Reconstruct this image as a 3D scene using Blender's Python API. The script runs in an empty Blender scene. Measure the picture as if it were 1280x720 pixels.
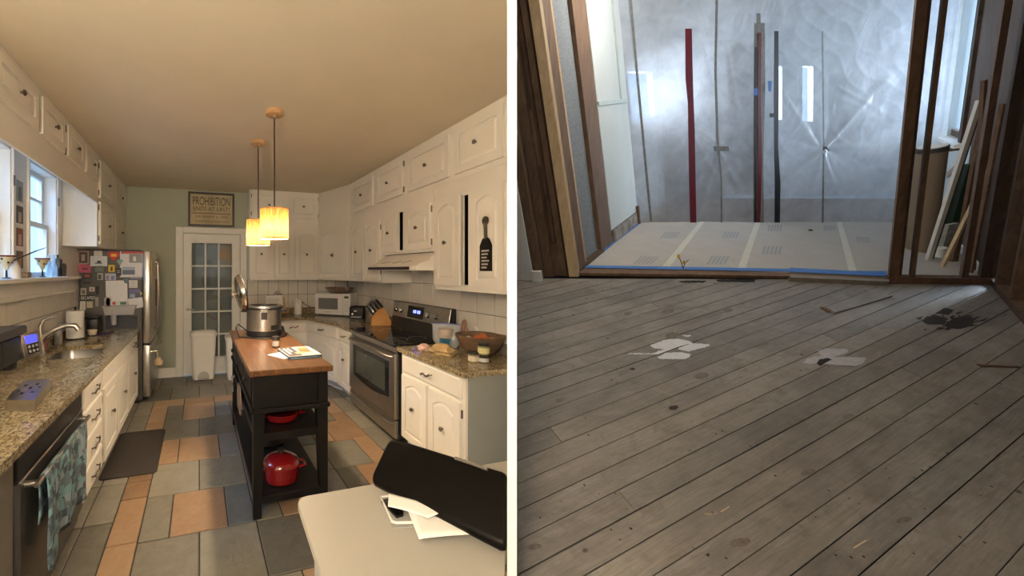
import bpy, bmesh, math, random
from mathutils import Vector, Matrix, noise
random.seed(7)
sc = bpy.context.scene
col = sc.collection
# ------------------------------------------------------------------ camera
FPX, CX, HY, H = 490.0, 400.0, 338.0, 1.62          # focal length, principal column, horizon row, eye height
TH = math.atan2(151.0, FPX)                          # the kitchen's depth axis is turned left of the lens axis
FW = Vector((math.sin(TH), math.cos(TH), 0)); RT = Vector((math.cos(TH), -math.sin(TH), 0)); UP = Vector((0, 0, 1))
CAM = Vector((0, 0, H))
cd = bpy.data.cameras.new('camera'); cam = bpy.data.objects.new('camera', cd); col.objects.link(cam)
cam.location = CAM; cam.rotation_euler = (math.pi/2, 0, -TH)
cd.sensor_width = 36; cd.lens = FPX/1280*36; cd.shift_x = (640-CX)/1280; cd.shift_y = -(360-HY)/1280
cd.clip_start = 0.02; cd.clip_end = 200
sc.camera = cam
# ------------------------------------------------------------------ light
sc.view_settings.view_transform = 'Standard'; sc.view_settings.look = 'None'
sc.view_settings.gamma = 1.0; sc.view_settings.use_curve_mapping = False
sc.view_settings.exposure = 0.6
w = bpy.data.worlds.new('sky'); sc.world = w; w.use_nodes = True
bgn = w.node_tree.nodes['Background']; bgn.inputs[0].default_value = (0.42, 0.66, 1.0, 1); bgn.inputs[1].default_value = 1.3
def area_light(name, loc, direction, sx, sy, power, color, spread=math.pi):
    l = bpy.data.lights.new(name, 'AREA'); l.shape = 'RECTANGLE'; l.size = sx; l.size_y = sy; l.energy = power; l.color = color; l.spread = spread
    o = bpy.data.objects.new(name, l); col.objects.link(o); o.location = loc
    o.rotation_euler = Vector(direction).to_track_quat('-Z', 'Y').to_euler(); return o
area_light('kitchen_window_daylight', (-3.9, 3.2, 5.0), (3.6, 0.7, -3.7), 2.4, 2.4, 620, (0.30, 0.56, 1.0))
def point_light(name, loc, power, color, r=0.05):
    l = bpy.data.lights.new(name, 'POINT'); l.energy = power; l.color = color; l.shadow_soft_size = r
    o = bpy.data.objects.new(name, l); col.objects.link(o); o.location = loc; return o
# ------------------------------------------------------------------ pixel helpers (photo taken as 1280x720)
def ray(x, y): return FW*FPX + RT*(x-CX) + UP*(HY-y)
def on(x, y, ax, v):
    d = ray(x, y); t = (v-CAM[ax])/d[ax]; return CAM + d*t
def PX(x, y, a): return on(x, y, 0, a)
def PY(x, y, b): return on(x, y, 1, b)
def PZ(x, y, z): return on(x, y, 2, z)
def onplane(x, y, p0, n):
    d = ray(x, y); t = (p0-CAM).dot(n)/d.dot(n); return CAM + d*t
# ------------------------------------------------------------------ materials
def newmat(name):
    m = bpy.data.materials.new(name); m.use_nodes = True; nt = m.node_tree
    return m, nt, nt.nodes['Principled BSDF']
def C4(c): return (c[0], c[1], c[2], 1)
def ramp(nt, fac, stops, interp='LINEAR'):
    r = nt.nodes.new('ShaderNodeValToRGB'); r.color_ramp.interpolation = interp
    el = r.color_ramp.elements
    while len(el) < len(stops): el.new(0.5)
    for e, (p, c) in zip(el, stops): e.position = p; e.color = C4(c)
    nt.links.new(fac, r.inputs[0]); return r.outputs[0]
def coords(nt, scale=(1, 1, 1), kind='Object'):
    t = nt.nodes.new('ShaderNodeTexCoord'); mp = nt.nodes.new('ShaderNodeMapping'); mp.inputs['Scale'].default_value = scale
    nt.links.new(t.outputs[kind], mp.inputs[0]); return mp.outputs[0]
def wcoords(nt, scale=(1, 1, 1), rot=(0, 0, 0)):
    t = nt.nodes.new('ShaderNodeNewGeometry'); mp = nt.nodes.new('ShaderNodeMapping'); mp.inputs['Scale'].default_value = scale
    mp.inputs['Rotation'].default_value = rot
    nt.links.new(t.outputs['Position'], mp.inputs[0]); return mp.outputs[0]
def noisetex(nt, vec, scale, detail=4, rough=0.55, dist=0.0):
    n = nt.nodes.new('ShaderNodeTexNoise'); n.inputs['Scale'].default_value = scale; n.inputs['Detail'].default_value = detail
    n.inputs['Roughness'].default_value = rough; n.inputs['Distortion'].default_value = dist
    nt.links.new(vec, n.inputs['Vector']); return n.outputs[0]
def mixc(nt, fac, a, b, mode='MIX'):
    m = nt.nodes.new('ShaderNodeMix'); m.data_type = 'RGBA'; m.blend_type = mode
    if hasattr(fac, 'name'): nt.links.new(fac, m.inputs[0])
    else: m.inputs[0].default_value = fac
    for s, v in ((m.inputs[6], a), (m.inputs[7], b)):
        if hasattr(v, 'name'): nt.links.new(v, s)
        else: s.default_value = C4(v)
    return m.outputs[2]
def bump(nt, p, h, strength=0.2, dist=0.01):
    b = nt.nodes.new('ShaderNodeBump'); b.inputs['Strength'].default_value = strength; b.inputs['Distance'].default_value = dist
    nt.links.new(h, b.inputs['Height']); nt.links.new(b.outputs[0], p.inputs['Normal'])
MATS = {}
def plain(name, c, rough=0.5, metal=0.0, var=0.06, scale=18.0, spec=None, coat=0.0):
    if name in MATS: return MATS[name]
    m, nt, p = newmat(name)
    n = noisetex(nt, wcoords(nt), scale, 3)
    lo = tuple(max(0, v*(1-var)) for v in c); hi = tuple(min(1, v*(1+var)) for v in c)
    nt.links.new(ramp(nt, n, [(0.3, lo), (0.7, hi)]), p.inputs['Base Color'])
    p.inputs['Roughness'].default_value = rough; p.inputs['Metallic'].default_value = metal
    if spec is not None: p.inputs['Specular IOR Level'].default_value = spec
    if coat: p.inputs['Coat Weight'].default_value = coat
    MATS[name] = m; return m
def emit(name, c, s):
    if name in MATS: return MATS[name]
    m, nt, p = newmat(name); p.inputs['Base Color'].default_value = C4(c)
    p.inputs['Emission Color'].default_value = C4(c); p.inputs['Emission Strength'].default_value = s; MATS[name] = m; return m
def glass(name, c=(0.9, 0.95, 0.95), rough=0.0, alpha=0.25):
    if name in MATS: return MATS[name]
    m, nt, p = newmat(name); p.inputs['Base Color'].default_value = C4(c); p.inputs['Roughness'].default_value = max(rough, 0.03)
    p.inputs['Alpha'].default_value = alpha; p.inputs['Specular IOR Level'].default_value = 0.7; MATS[name] = m; return m
def granite():
    m, nt, p = newmat('granite'); v = wcoords(nt, (1.0, 0.7, 1.0))
    a = noisetex(nt, v, 58, 5, 0.72, 0.8); b = noisetex(nt, v, 11, 3, 0.6, 0.5); c = noisetex(nt, v, 110, 3, 0.6)
    base = ramp(nt, b, [(0.25, (0.24, 0.19, 0.105)), (0.5, (0.40, 0.335, 0.21)), (0.75, (0.47, 0.43, 0.325))])
    s = ramp(nt, a, [(0.36, (0.05, 0.04, 0.03)), (0.46, (0.5, 0.45, 0.36)), (0.56, (1, 1, 1)), (0.75, (1.25, 1.2, 1.1))])
    x = mixc(nt, 0.9, base, s, 'MULTIPLY')
    d = ramp(nt, c, [(0.62, (0, 0, 0)), (0.7, (1, 1, 1))])
    nt.links.new(mixc(nt, d, x, (0.5, 0.47, 0.4)), p.inputs['Base Color'])
    p.inputs['Roughness'].default_value = 0.16; return m
def slate(name, cols, rough=0.42):
    m, nt, p = newmat(name)
    oi = nt.nodes.new('ShaderNodeObjectInfo')
    v = wcoords(nt); n = noisetex(nt, v, 7.5, 8, 0.72, 0.9)
    add = nt.nodes.new('ShaderNodeMath'); add.operation = 'MULTIPLY_ADD'; add.inputs[1].default_value = 0.5
    nt.links.new(oi.outputs['Random'], add.inputs[0]); 
    n2 = nt.nodes.new('ShaderNodeMath'); n2.operation = 'MULTIPLY'; n2.inputs[1].default_value = 0.62; nt.links.new(n, n2.inputs[0])
    nt.links.new(n2.outputs[0], add.inputs[2])
    nt.links.new(ramp(nt, add.outputs[0], [(0.2, cols[0]), (0.5, cols[1]), (0.8, cols[2])]), p.inputs['Base Color'])
    p.inputs['Roughness'].default_value = rough; bump(nt, p, noisetex(nt, v, 14, 8, 0.7, .5), 0.55, 0.012); return m
def wood(name, cols, scale=(1, 12, 12), rough=0.5, nscale=3.0, kind='w', bumps=0.1):
    m, nt, p = newmat(name); v = wcoords(nt, scale) if kind == 'w' else coords(nt, scale)
    n = noisetex(nt, v, nscale, 6, 0.65, 0.8)
    oi = nt.nodes.new('ShaderNodeObjectInfo'); ad = nt.nodes.new('ShaderNodeMath'); ad.operation = 'MULTIPLY_ADD'; ad.inputs[1].default_value = 0.22
    nt.links.new(oi.outputs['Random'], ad.inputs[0]); nt.links.new(n, ad.inputs[2])
    nt.links.new(ramp(nt, ad.outputs[0], [(0.35, cols[0]), (0.6, cols[1]), (0.85, cols[2])]), p.inputs['Base Color'])
    p.inputs['Roughness'].default_value = rough; bump(nt, p, n, bumps, 0.005); return m
CAB = plain('cabinet_paint', (0.80, 0.77, 0.70), 0.38, var=0.03, scale=3)
WHITE = plain('white_paint', (0.80, 0.79, 0.75), 0.45, var=0.03, scale=3)
CEIL = plain('ceiling_paint', (0.72, 0.64, 0.50), 0.9, var=0.03, scale=2)
SAGE = plain('sage_wall_paint', (0.42, 0.45, 0.36), 0.85, var=0.04, scale=2)
GREYP = plain('grey_panel_paint', (0.27, 0.285, 0.275), 0.7, var=0.05, scale=3)
TILEW = plain('white_wall_tile', (0.72, 0.69, 0.62), 0.25, var=0.04, scale=5)
GROUTW = plain('wall_grout', (0.20, 0.18, 0.15), 0.9)
GROUTF = plain('floor_grout', (0.045, 0.04, 0.035), 0.95)
GRAN = granite()
SLG = slate('grey_slate_tile', [(0.075, 0.072, 0.06), (0.15, 0.142, 0.118), (0.225, 0.21, 0.172)])
SLO = slate('orange_slate_tile', [(0.13, 0.078, 0.042), (0.235, 0.142, 0.08), (0.32, 0.215, 0.135)])
SLB = slate('blue_grey_slate_tile', [(0.085, 0.095, 0.10), (0.13, 0.14, 0.145), (0.19, 0.195, 0.195)])
STEEL = plain('brushed_steel', (0.50, 0.48, 0.45), 0.3, 1.0, var=0.08, scale=30)
STEELD = plain('dark_steel', (0.15, 0.145, 0.14), 0.45, 0.9, var=0.08, scale=20)
FRG = plain('fridge_side_paint', (0.07, 0.068, 0.062), 0.5, 0.2, var=0.05)
PEWTER = plain('pewter', (0.16, 0.14, 0.12), 0.35, 0.9)
CHROME = plain('chrome', (0.75, 0.74, 0.72), 0.1, 1.0, var=0.01)
BLACK = plain('black_plastic', (0.012, 0.012, 0.012), 0.4)
BLACKG = plain('black_glass', (0.008, 0.008, 0.009), 0.06, var=0.01)
BLACKW = plain('black_painted_wood', (0.005, 0.0045, 0.004), 0.5, spec=.25)
RUBBER = plain('black_rubber_mat', (0.022, 0.017, 0.014), 0.75, scale=60, var=0.3)
RED = plain('red_enamel', (0.17, 0.005, 0.006), 0.2, coat=0.5)
PAPER = plain('white_paper', (0.78, 0.78, 0.76), 0.7, var=0.03)
WPL = plain('white_plastic', (0.78, 0.77, 0.74), 0.35, var=0.02)
GPL = plain('grey_plastic', (0.38, 0.38, 0.38), 0.45)
LAM = plain('cream_laminate', (0.38, 0.37, 0.335), 0.4, var=0.02, scale=2)
LIGHTWOOD = wood('light_wood', [(0.36, 0.2, 0.09), (0.5, 0.3, 0.14), (0.6, 0.38, 0.2)], (3, 3, 30), 0.5)
BLOCKW = wood('block_wood', [(0.42, 0.19, 0.05), (0.55, 0.27, 0.08), (0.62, 0.33, 0.12)], (3, 3, 20), 0.45)
BUTCH = wood('butcher_block', [(0.05, 0.02, 0.008), (0.125, 0.054, 0.019), (0.22, 0.10, 0.038)], (14, 1.2, 8), 0.3, 2.2)
# ------------------------------------------------------------------ mesh helpers
class MB:
    def __init__(s, M=None): s.bm = bmesh.new(); s.M = M or Matrix.Identity(4)
    def _t(s, vs):
        for v in vs: v.co = s.M @ v.co
    def box(s, x0, x1, y0, y1, z0, z1, bev=0.0, seg=1):
        r = bmesh.ops.create_cube(s.bm, size=1.0)['verts']
        for v in r: v.co = Vector((x0+(v.co.x+.5)*(x1-x0), y0+(v.co.y+.5)*(y1-y0), z0+(v.co.z+.5)*(z1-z0)))
        if bev > 0:
            es = list({e for v in r for e in v.link_edges})
            g = bmesh.ops.bevel(s.bm, geom=es, offset=bev, segments=seg, affect='EDGES', profile=0.5)
            r = list({v for f in g['faces'] for v in f.verts} | {v for v in r if v.is_valid})
        s._t(r); return s
    def hexa(s, pts):
        v = [s.bm.verts.new(s.M @ Vector(p)) for p in pts]
        for f in ((0, 1, 2, 3), (7, 6, 5, 4), (0, 4, 5, 1), (1, 5, 6, 2), (2, 6, 7, 3), (3, 7, 4, 0)): s.bm.faces.new([v[i] for i in f])
        return s
    def prism(s, pts, ext):
        ext = Vector(ext); a = [s.bm.verts.new(s.M @ Vector(p)) for p in pts]; b = [s.bm.verts.new(s.M @ (Vector(p)+ext)) for p in pts]
        n = len(pts); s.bm.faces.new(a); s.bm.faces.new(b[::-1])
        for i in range(n): s.bm.faces.new((a[i], b[i], b[(i+1) % n], a[(i+1) % n]))
        return s
    def ring(s, outer, inner, ext):
        ext = Vector(ext); n = len(outer)
        L = [[s.bm.verts.new(s.M @ (Vector(p)+e)) for p in pts] for pts in (outer, inner) for e in (Vector(), ext)]
        o0, o1, i0, i1 = L
        for k in range(n):
            j = (k+1) % n
            for q in ((o0, i0), (i1, o1), (o1, o0), (i0, i1)): s.bm.faces.new((q[0][k], q[1][k], q[1][j], q[0][j]))
        return s
    def loft(s, loops, cap0=True, cap1=True):
        V = [[s.bm.verts.new(s.M @ Vector(p)) for p in lp] for lp in loops]
        for a, b in zip(V[:-1], V[1:]):
            n = len(a)
            for i in range(n): s.bm.faces.new((a[i], a[(i+1) % n], b[(i+1) % n], b[i]))
        if cap0: s.bm.faces.new(V[0][::-1])
        if cap1: s.bm.faces.new(V[-1])
        return s
    def lathe(s, prof, c=(0, 0, 0), seg=20, axis=None, cap0=True, cap1=True):
        c = Vector(c); q = Vector((0, 0, 1)).rotation_difference(Vector(axis).normalized()) if axis is not None else None
        loops = []
        for r, z in prof:
            lp = []
            for i in range(seg):
                a = 2*math.pi*i/seg; p = Vector((r*math.cos(a), r*math.sin(a), z))
                if q: p = q @ p
                lp.append(c+p)
            loops.append(lp)
        return s.loft(loops, cap0, cap1)
    def cyl(s, p0, p1, r0, r1=None, seg=12):
        p0 = Vector(p0); p1 = Vector(p1); r1 = r0 if r1 is None else r1
        return s.lathe([(r0, 0), (r1, (p1-p0).length)], p0, seg, p1-p0)
    def tube(s, pts, r, seg=8):
        pts = [Vector(p) for p in pts]; loops = []
        up = None
        for i, p in enumerate(pts):
            t = (pts[min(i+1, len(pts)-1)]-pts[max(i-1, 0)]).normalized()
            if up is None: up = t.orthogonal().normalized()
            up = (up - t*up.dot(t)).normalized(); si = t.cross(up)
            rr = r[i] if isinstance(r, (list, tuple)) else r
            loops.append([p+(up*math.cos(2*math.pi*k/seg)+si*math.sin(2*math.pi*k/seg))*rr for k in range(seg)])
        return s.loft(loops)
    def grid(s, fn, nu, nv):
        V = [[s.bm.verts.new(s.M @ Vector(fn(i/nu, j/nv))) for j in range(nv+1)] for i in range(nu+1)]
        for i in range(nu):
            for j in range(nv): s.bm.faces.new((V[i][j], V[i+1][j], V[i+1][j+1], V[i][j+1]))
        return s
    def cut(s, co, no):                                   # keep the side the normal points to
        g = s.bm.verts[:]+s.bm.edges[:]+s.bm.faces[:]
        r = bmesh.ops.bisect_plane(s.bm, geom=g, plane_co=co, plane_no=no, clear_inner=True)
        es = [e for e in s.bm.edges if e.is_boundary]
        if es: bmesh.ops.holes_fill(s.bm, edges=es)
        return s
    def build(s, name, mat, parent=None, smooth=None, solid=0.0, base=True):
        if len(s.bm.faces) and not solid: bmesh.ops.recalc_face_normals(s.bm, faces=s.bm.faces)
        me = bpy.data.meshes.new(name)
        if parent is not None:
            p = parent; off = Vector()
            while p is not None: off += p.location; p = p.parent
        else:
            xs = [v.co for v in s.bm.verts]
            off = Vector(((min(v.x for v in xs)+max(v.x for v in xs))/2, (min(v.y for v in xs)+max(v.y for v in xs))/2, min(v.z for v in xs))) if base else Vector()
        for v in s.bm.verts: v.co -= off
        s.bm.to_mesh(me); s.bm.free()
        o = bpy.data.objects.new(name, me); col.objects.link(o); me.materials.append(mat)
        if smooth is not None:
            for pl in me.polygons: pl.use_smooth = True
            me.set_sharp_from_angle(angle=math.radians(smooth))
        if solid:
            md = o.modifiers.new('thickness', 'SOLIDIFY'); md.thickness = solid; md.offset = 0
        if parent is not None: o.parent = parent
        else: o.location = off
        return o
def tag(o, label=None, cat=None, group=None, kind=None):
    for k, v in (('label', label), ('category', cat), ('group', group), ('kind', kind)):
        if v: o[k] = v
    return o
def thing(name, label, cat, loc, group=None):
    o = bpy.data.objects.new(name, None); col.objects.link(o); o.location = loc; o.empty_display_size = 0.1
    return tag(o, label, cat, group)
def struct(o, label=None): return tag(o, label, kind='structure')
def frame(O, u, n, z=(0, 0, 1)):                      # local x = along, y = out of the face, z = up
    M = Matrix.Identity(4)
    for i, v in enumerate((Vector(u).normalized(), Vector(n).normalized(), Vector(z).normalized())):
        M[0][i], M[1][i], M[2][i] = v
    M[0][3], M[1][3], M[2][3] = O; return M
def rrect(x0, x1, y0, y1, r, z, k=5):
    pts = []
    for cx, cy, a0 in ((x1-r, y1-r, 0), (x0+r, y1-r, 90), (x0+r, y0+r, 180), (x1-r, y0+r, 270)):
        for i in range(k+1):
            a = math.radians(a0+90*i/k); pts.append((cx+r*math.cos(a), cy+r*math.sin(a), z))
    return pts
def text_mesh(name, txt, M, height, mat, parent, width=None, depth=0.0006):
    cu = bpy.data.curves.new(name, 'FONT'); cu.body = txt; cu.size = 1; cu.extrude = 0.0
    o = bpy.data.objects.new(name, cu); col.objects.link(o); dg = bpy.context.evaluated_depsgraph_get()
    me = bpy.data.meshes.new_from_object(o.evaluated_get(dg)); bpy.data.objects.remove(o)
    xs = [v.co.x for v in me.vertices]; ys = [v.co.y for v in me.vertices]
    x0, x1, y0, y1 = min(xs), max(xs), min(ys), max(ys); sy = height/(y1-y0); sx = width/(x1-x0) if width else sy
    p = parent; off = Vector()
    while p is not None: off += p.location; p = p.parent
    for v in me.vertices: v.co = M @ Vector(((v.co.x-(x0+x1)/2)*sx, depth, (v.co.y-y0)*sy)) - off
    me.materials.append(mat); ob = bpy.data.objects.new(name, me); col.objects.link(ob); ob.parent = parent; return ob
# ------------------------------------------------------------------ cabinet parts
def knob(parent, M, x, z, y=0.02, r=0.017):
    m = MB(M); m.lathe([(r*.45, 0), (r*.4, .012), (r, .016), (r*1.05, .024), (r*.6, .031)], (x, y, z), 12, (0, 1, 0)); return m.build('knob', PEWTER, parent, 40)
def bow_handle(parent, M, x, z, w=0.1, y=0.02):
    m = MB(M)
    m.tube([(x-w/2, y, z-.012), (x-w/2, y+.025, z-.008), (x-w*.15, y+.03, z+.008), (x+w*.15, y+.03, z-.008), (x+w/2, y+.025, z+.008), (x+w/2, y, z+.012)], .005, 6)
    m.tube([(x-w/2, y+.025, z-.02), (x-w*.2, y+.028, z+.004), (x+w*.2, y+.028, z-.004), (x+w/2, y+.025, z+.022)], .0035, 6)
    return m.build('handle', PEWTER, parent, 50)
def door_part(parent, M, x0, x1, z0, z1, arch=True, kn='c', name='door', kz=None, hinge=None, t=0.026):
    """panelled cabinet door: slab, frame with an arched opening, raised field, knob"""
    w, h = x1-x0, z1-z0; fr = min(0.06, w*.2)
    m = MB(M); m.box(x0, x1, 0.001, t*.5, z0, z1)
    ah = min(0.05, h*.14) if arch else 0.0
    n = 10; ix0, ix1, iz0, iz1 = x0+fr, x1-fr, z0+fr, z1-fr
    inner = [(ix0, 0, iz0), (ix1, 0, iz0)]; outer = [(x0, 0, z0), (x1, 0, z0)]
    for k in range(n+1):
        q = k/n; xx = ix1+(ix0-ix1)*q
        inner.append((xx, 0, iz1-ah+ah*math.sin(math.pi*q))); outer.append((x1+(x0-x1)*q, 0, z1))
    y0 = t*.5; inn = [(p[0], y0, p[2]) for p in inner]; out = [(p[0], y0, p[2]) for p in outer]
    m.ring(out, inn, (0, t*.5, 0)); d = m.build(name, CAB, parent)
    m = MB(M); cx, cz = (ix0+ix1)/2, (iz0+iz1)/2
    def sh(f, y): return [(cx+(p[0]-cx)*(1-f/(ix1-ix0)*2), y, cz+(p[2]-cz)*(1-f/(iz1-iz0)*2)) for p in inner]
    m.loft([sh(.008, t*.5), sh(.008, t*.62), sh(.028, t*.95)], True, True); m.build('raised_panel', CAB, d)
    if kn:
        kx = {'c': (x0+x1)/2, 'l': x0+w*.12, 'r': x1-w*.12}[kn]; knob(d, M, kx, kz if kz is not None else z0+h*.5, t)
    if hinge:
        hx = x0-.006 if hinge == 'l' else x1+.006
        for hz in (z0+h*.14, z1-h*.14):
            mm = MB(M); mm.box(hx-.006, hx+.006, 0, .012, hz-.03, hz+.03, .002); mm.build('hinge', PEWTER, d)
    return d
def drawer_part(parent, M, x0, x1, z0, z1, handle=True, t=0.02):
    m = MB(M); m.loft([[(x0, .001, z0), (x1, .001, z0), (x1, .001, z1), (x0, .001, z1)], [(x0, t*.6, z0), (x1, t*.6, z0), (x1, t*.6, z1), (x0, t*.6, z1)],
        [(x0+.012, t, z0+.012), (x1-.012, t, z0+.012), (x1-.012, t, z1-.012), (x0+.012, t, z1-.012)]])
    d = m.build('drawer', CAB, parent)
    if handle: bow_handle(d, M, (x0+x1)/2, (z0+z1)/2, min(.13, (x1-x0)*.35), t)
    return d
# ================================================================== THE KITCHEN: shell
AL, AR, BB, ZC = -1.36, 2.46, 6.35, 2.86
PD = (FW*FPX + RT*240).normalized(); PZF = PD.dot(FW)         # line of the partition between the two rooms
def part_pt(depth): return PD*(depth/PZF)
PC = PD*(AR/PD.x)                                              # where the kitchen's right wall meets the partition
HALL = 1.12                                                    # depth at which the stripped room's raised floor begins
D1 = part_pt(HALL); E1 = FW*HALL + RT*4.6; F1 = E1 - FW*4.4
poly = [(AL, BB), (AR, BB), (PC.x, PC.y), (D1.x, D1.y), (E1.x, E1.y), (F1.x, F1.y), (AL, -3.3)]
floor = struct(MB().prism([(x, y, -0.06) for x, y in poly], (0, 0, 0.052)).build('floor', GROUTF, base=False), 'dark grout bed under the slate tiles')
struct(MB().prism([(x, y, ZC) for x, y in poly], (0, 0, 0.08)).build('ceiling', CEIL, base=False), 'smooth cream kitchen ceiling')
# slate tiles, each its own piece (0.178 x 0.245 module)
A = lambda k: -0.352 + 0.1765*k
tiles = []
def T(a0, a1, b0, b1, m): tiles.append((a0, a1, b0, b1, m))
for b0, b1, kind in ((1.57, 2.06, 1), (2.06, 2.545, 0), (2.545, 3.03, 1), (3.03, 3.515, 0), (3.515, 4.005, 1), (4.005, 4.505, 0), (4.505, 5.01, 1)):
    k = 0
    while k < 10:
        if kind == 0: T(A(k), A(k+2), b0, b1, SLG); k += 2
        else:
            r = k % 4
            if r == 0: T(A(k), A(k+1), b0, b1, SLO if abs(b0-3.515) < .01 else SLG); k += 1
            elif r == 1: T(A(k), A(k+2), b0, b1, SLO); k += 2
            else: T(A(k), A(k+1), b0, b1, SLB); k += 1
for k in range(-1, 10, 2): T(A(k), A(k+2), 5.01, 5.24, SLO)
for k in range(-2, 12, 2): T(A(k), A(k+2), 5.24, 5.77, SLG)
for k in range(-5, 13, 2): T(A(k), A(k+2), 5.77, 6.35, SLG)
bo = [1.30, 1.80, 2.06, 2.56, 3.05, 3.29, 3.78, 4.27, 4.51, 5.01]
for b0, b1 in zip(bo[:-1], bo[1:]): T(A(-1), A(0), b0, b1, SLO); T(A(10), A(11), b0+.44, b1+.44, SLO) if b1+.44 < 5.1 else None
bl = [1.3, 1.82, 2.32, 2.80, 3.29, 3.78, 4.27, 4.76, 5.24]
for b0, b1 in zip(bl[:-1], bl[1:]):
    T(A(-2), A(-1), b0, b1, SLG); T(A(-4), A(-2), b0, b1, SLG); T(A(11), A(12), b0-.06, b1-.06, SLG); T(A(12), A(14), b0-.06, b1-.06, SLG)
tmesh = {}
for a0, a1, b0, b1, m in tiles:
    key = (round(a1-a0, 3), round(b1-b0, 3), m.name)
    if key not in tmesh:
        mb = MB(); w_, h_ = a1-a0-.009, b1-b0-.011; mb.box(-w_/2, w_/2, -h_/2, h_/2, -.012, 0, .003)
        o = mb.build('slate_tile', m, base=False); tmesh[key] = o.data
    else:
        o = bpy.data.objects.new('slate_tile', tmesh[key]); col.objects.link(o)
    o.location = ((a0+a1)/2, (b0+b1)/2, random.uniform(-.0008, .0008)); o.parent = floor
# walls
wl = MB()
WB0, WB1, WB2, WB3, WZ0, WZ1 = 2.80, 3.52, 3.82, 4.50, 1.56, 2.55
for b0, b1, z0, z1 in ((-3.3, WB0, 0, ZC), (WB1, WB2, 0, ZC), (WB3, BB, 0, ZC), (WB0, WB1, 0, WZ0), (WB0, WB1, WZ1, ZC), (WB2, WB3, 0, WZ0), (WB2, WB3, WZ1, ZC)):
    wl.box(AL-.16, AL, b0, b1, z0, z1)
wall_left = struct(wl.build('wall_left', WHITE, base=False), 'white kitchen wall with a double window over the sink')
DA0, DA1, DZ = -0.235, 0.625, 2.19
wb = MB(); wb.box(AL-.16, DA0, BB, BB+.12, 0, ZC); wb.box(DA1, AR+.12, BB, BB+.12, 0, ZC); wb.box(DA0, DA1, BB, BB+.12, DZ, ZC)
wall_back = struct(wb.build('wall_back', SAGE, base=False), 'sage green wall around the glazed door')
wall_right = struct(MB().box(AR, AR+.10, PC.y+.02, BB+.12, 0, ZC).build('wall_right', WHITE, base=False), 'kitchen wall behind the stove')
# partition between the two rooms (white painted board wall)
m = MB(frame((0, 0, 0), PD, RT.cross(Vector((0, 0, 1))) if False else Vector((PD.y, -PD.x, 0))))
m.box(part_pt(1.0).length, part_pt(3.34).length, -.011, .011, -.2, 4.2)
m.box(-4.6, -.28, -.02, .02, 0, ZC)  # unseen rear length, added to keep chandelier light off the stripped floor
struct(m.build('wall_partition', WHITE, base=False), 'thin white board partition between the kitchen and the stripped room, its unseen rear length added to block light')
# walls of the hall behind
m = MB(); m.prism([(AL-.1, -3.3, 0), (F1.x, F1.y, 0), (F1.x, F1.y-.1, 0), (AL-.1, -3.4, 0)], (0, 0, ZC)); struct(m.build('wall_rear', WHITE, base=False))
m = MB(); e2 = E1+RT*.1; f2 = F1+RT*.1; m.prism([(E1.x, E1.y, 0), (F1.x, F1.y, 0), (f2.x, f2.y, 0), (e2.x, e2.y, 0)], (0, 0, 4.2)); struct(m.build('wall_side', WHITE, base=False))
m = MB(); a_, b_ = D1+PD*.02, E1; m.prism([(a_.x, a_.y, ZC), (b_.x, b_.y, ZC), (b_.x+FW.x*.05, b_.y+FW.y*.05, ZC), (a_.x+FW.x*.05, a_.y+FW.y*.05, ZC)], (0, 0, 1.1)); struct(m.build('wall_header', WHITE, base=False))
# baseboard beside the door, door casing and glazed door
struct(MB().box(-0.70, DA0-.105, BB-.018, BB, 0, .145, .004).build('baseboard_back', WHITE, base=False))
tr = thing('trim_1', None, None, (DA0, BB, 0)); struct(tr, 'wide white casing around the glazed door')
for a0, a1, z0, z1 in ((DA0-.105, DA0, 0, 2.285), (DA1, DA1+.1, 0, 2.285), (DA0, DA1, DZ, 2.285)):
    MB().box(a0, a1, BB-.025, BB+.0, z0, z1, .006).build('casing_board', WHITE, tr)
dr = thing('door_1', None, None, ((DA0+DA1)/2, BB+.03, 0)); struct(dr, 'white interior door with fifteen glass panes and a lever handle')
GA0, GA1, GZ0, GZ1 = -0.112, 0.497, 0.265, 2.045
m = MB(); y0, y1 = BB+.012, BB+.05
for a0, a1, z0, z1 in ((DA0+.004, GA0, .008, DZ-.004), (GA1, DA1-.004, .008, DZ-.004), (GA0, GA1, .008, GZ0), (GA0, GA1, GZ1, DZ-.004)): m.box(a0, a1, y0, y1, z0, z1)
m.build('door_frame', WHITE, dr)
gw, gh = (GA1-GA0)/3, (GZ1-GZ0)/5
for i in (1, 2): MB().box(GA0+gw*i-.013, GA0+gw*i+.013, y0+.001, y1, GZ0, GZ1, .004).build('muntin', WHITE, dr)
for j in range(1, 5): MB().box(GA0, GA1, y0+.002, y1, GZ0+gh*j-.013, GZ0+gh*j+.013, .004).build('muntin', WHITE, dr)
PANE = glass('door_glass', (0.30, 0.34, 0.33), 0.02, 0.42)
for i in range(3):
    for j in range(5): MB().box(GA0+gw*i+.012, GA0+gw*(i+1)-.012, y0+.016, y0+.021, GZ0+gh*j+.012, GZ0+gh*(j+1)-.012).build('pane', PANE, dr)
m = MB(); hz = 1.02; m.cyl((GA0-.055, y0, hz), (GA0-.055, y0-.05, hz), .026, .022); m.tube([(GA0-.06, y0-.05, hz), (GA0-.01, y0-.055, hz), (GA0+.05, y0-.05, hz-.004)], .011); m.build('lever_handle', STEEL, dr, 40)
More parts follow.
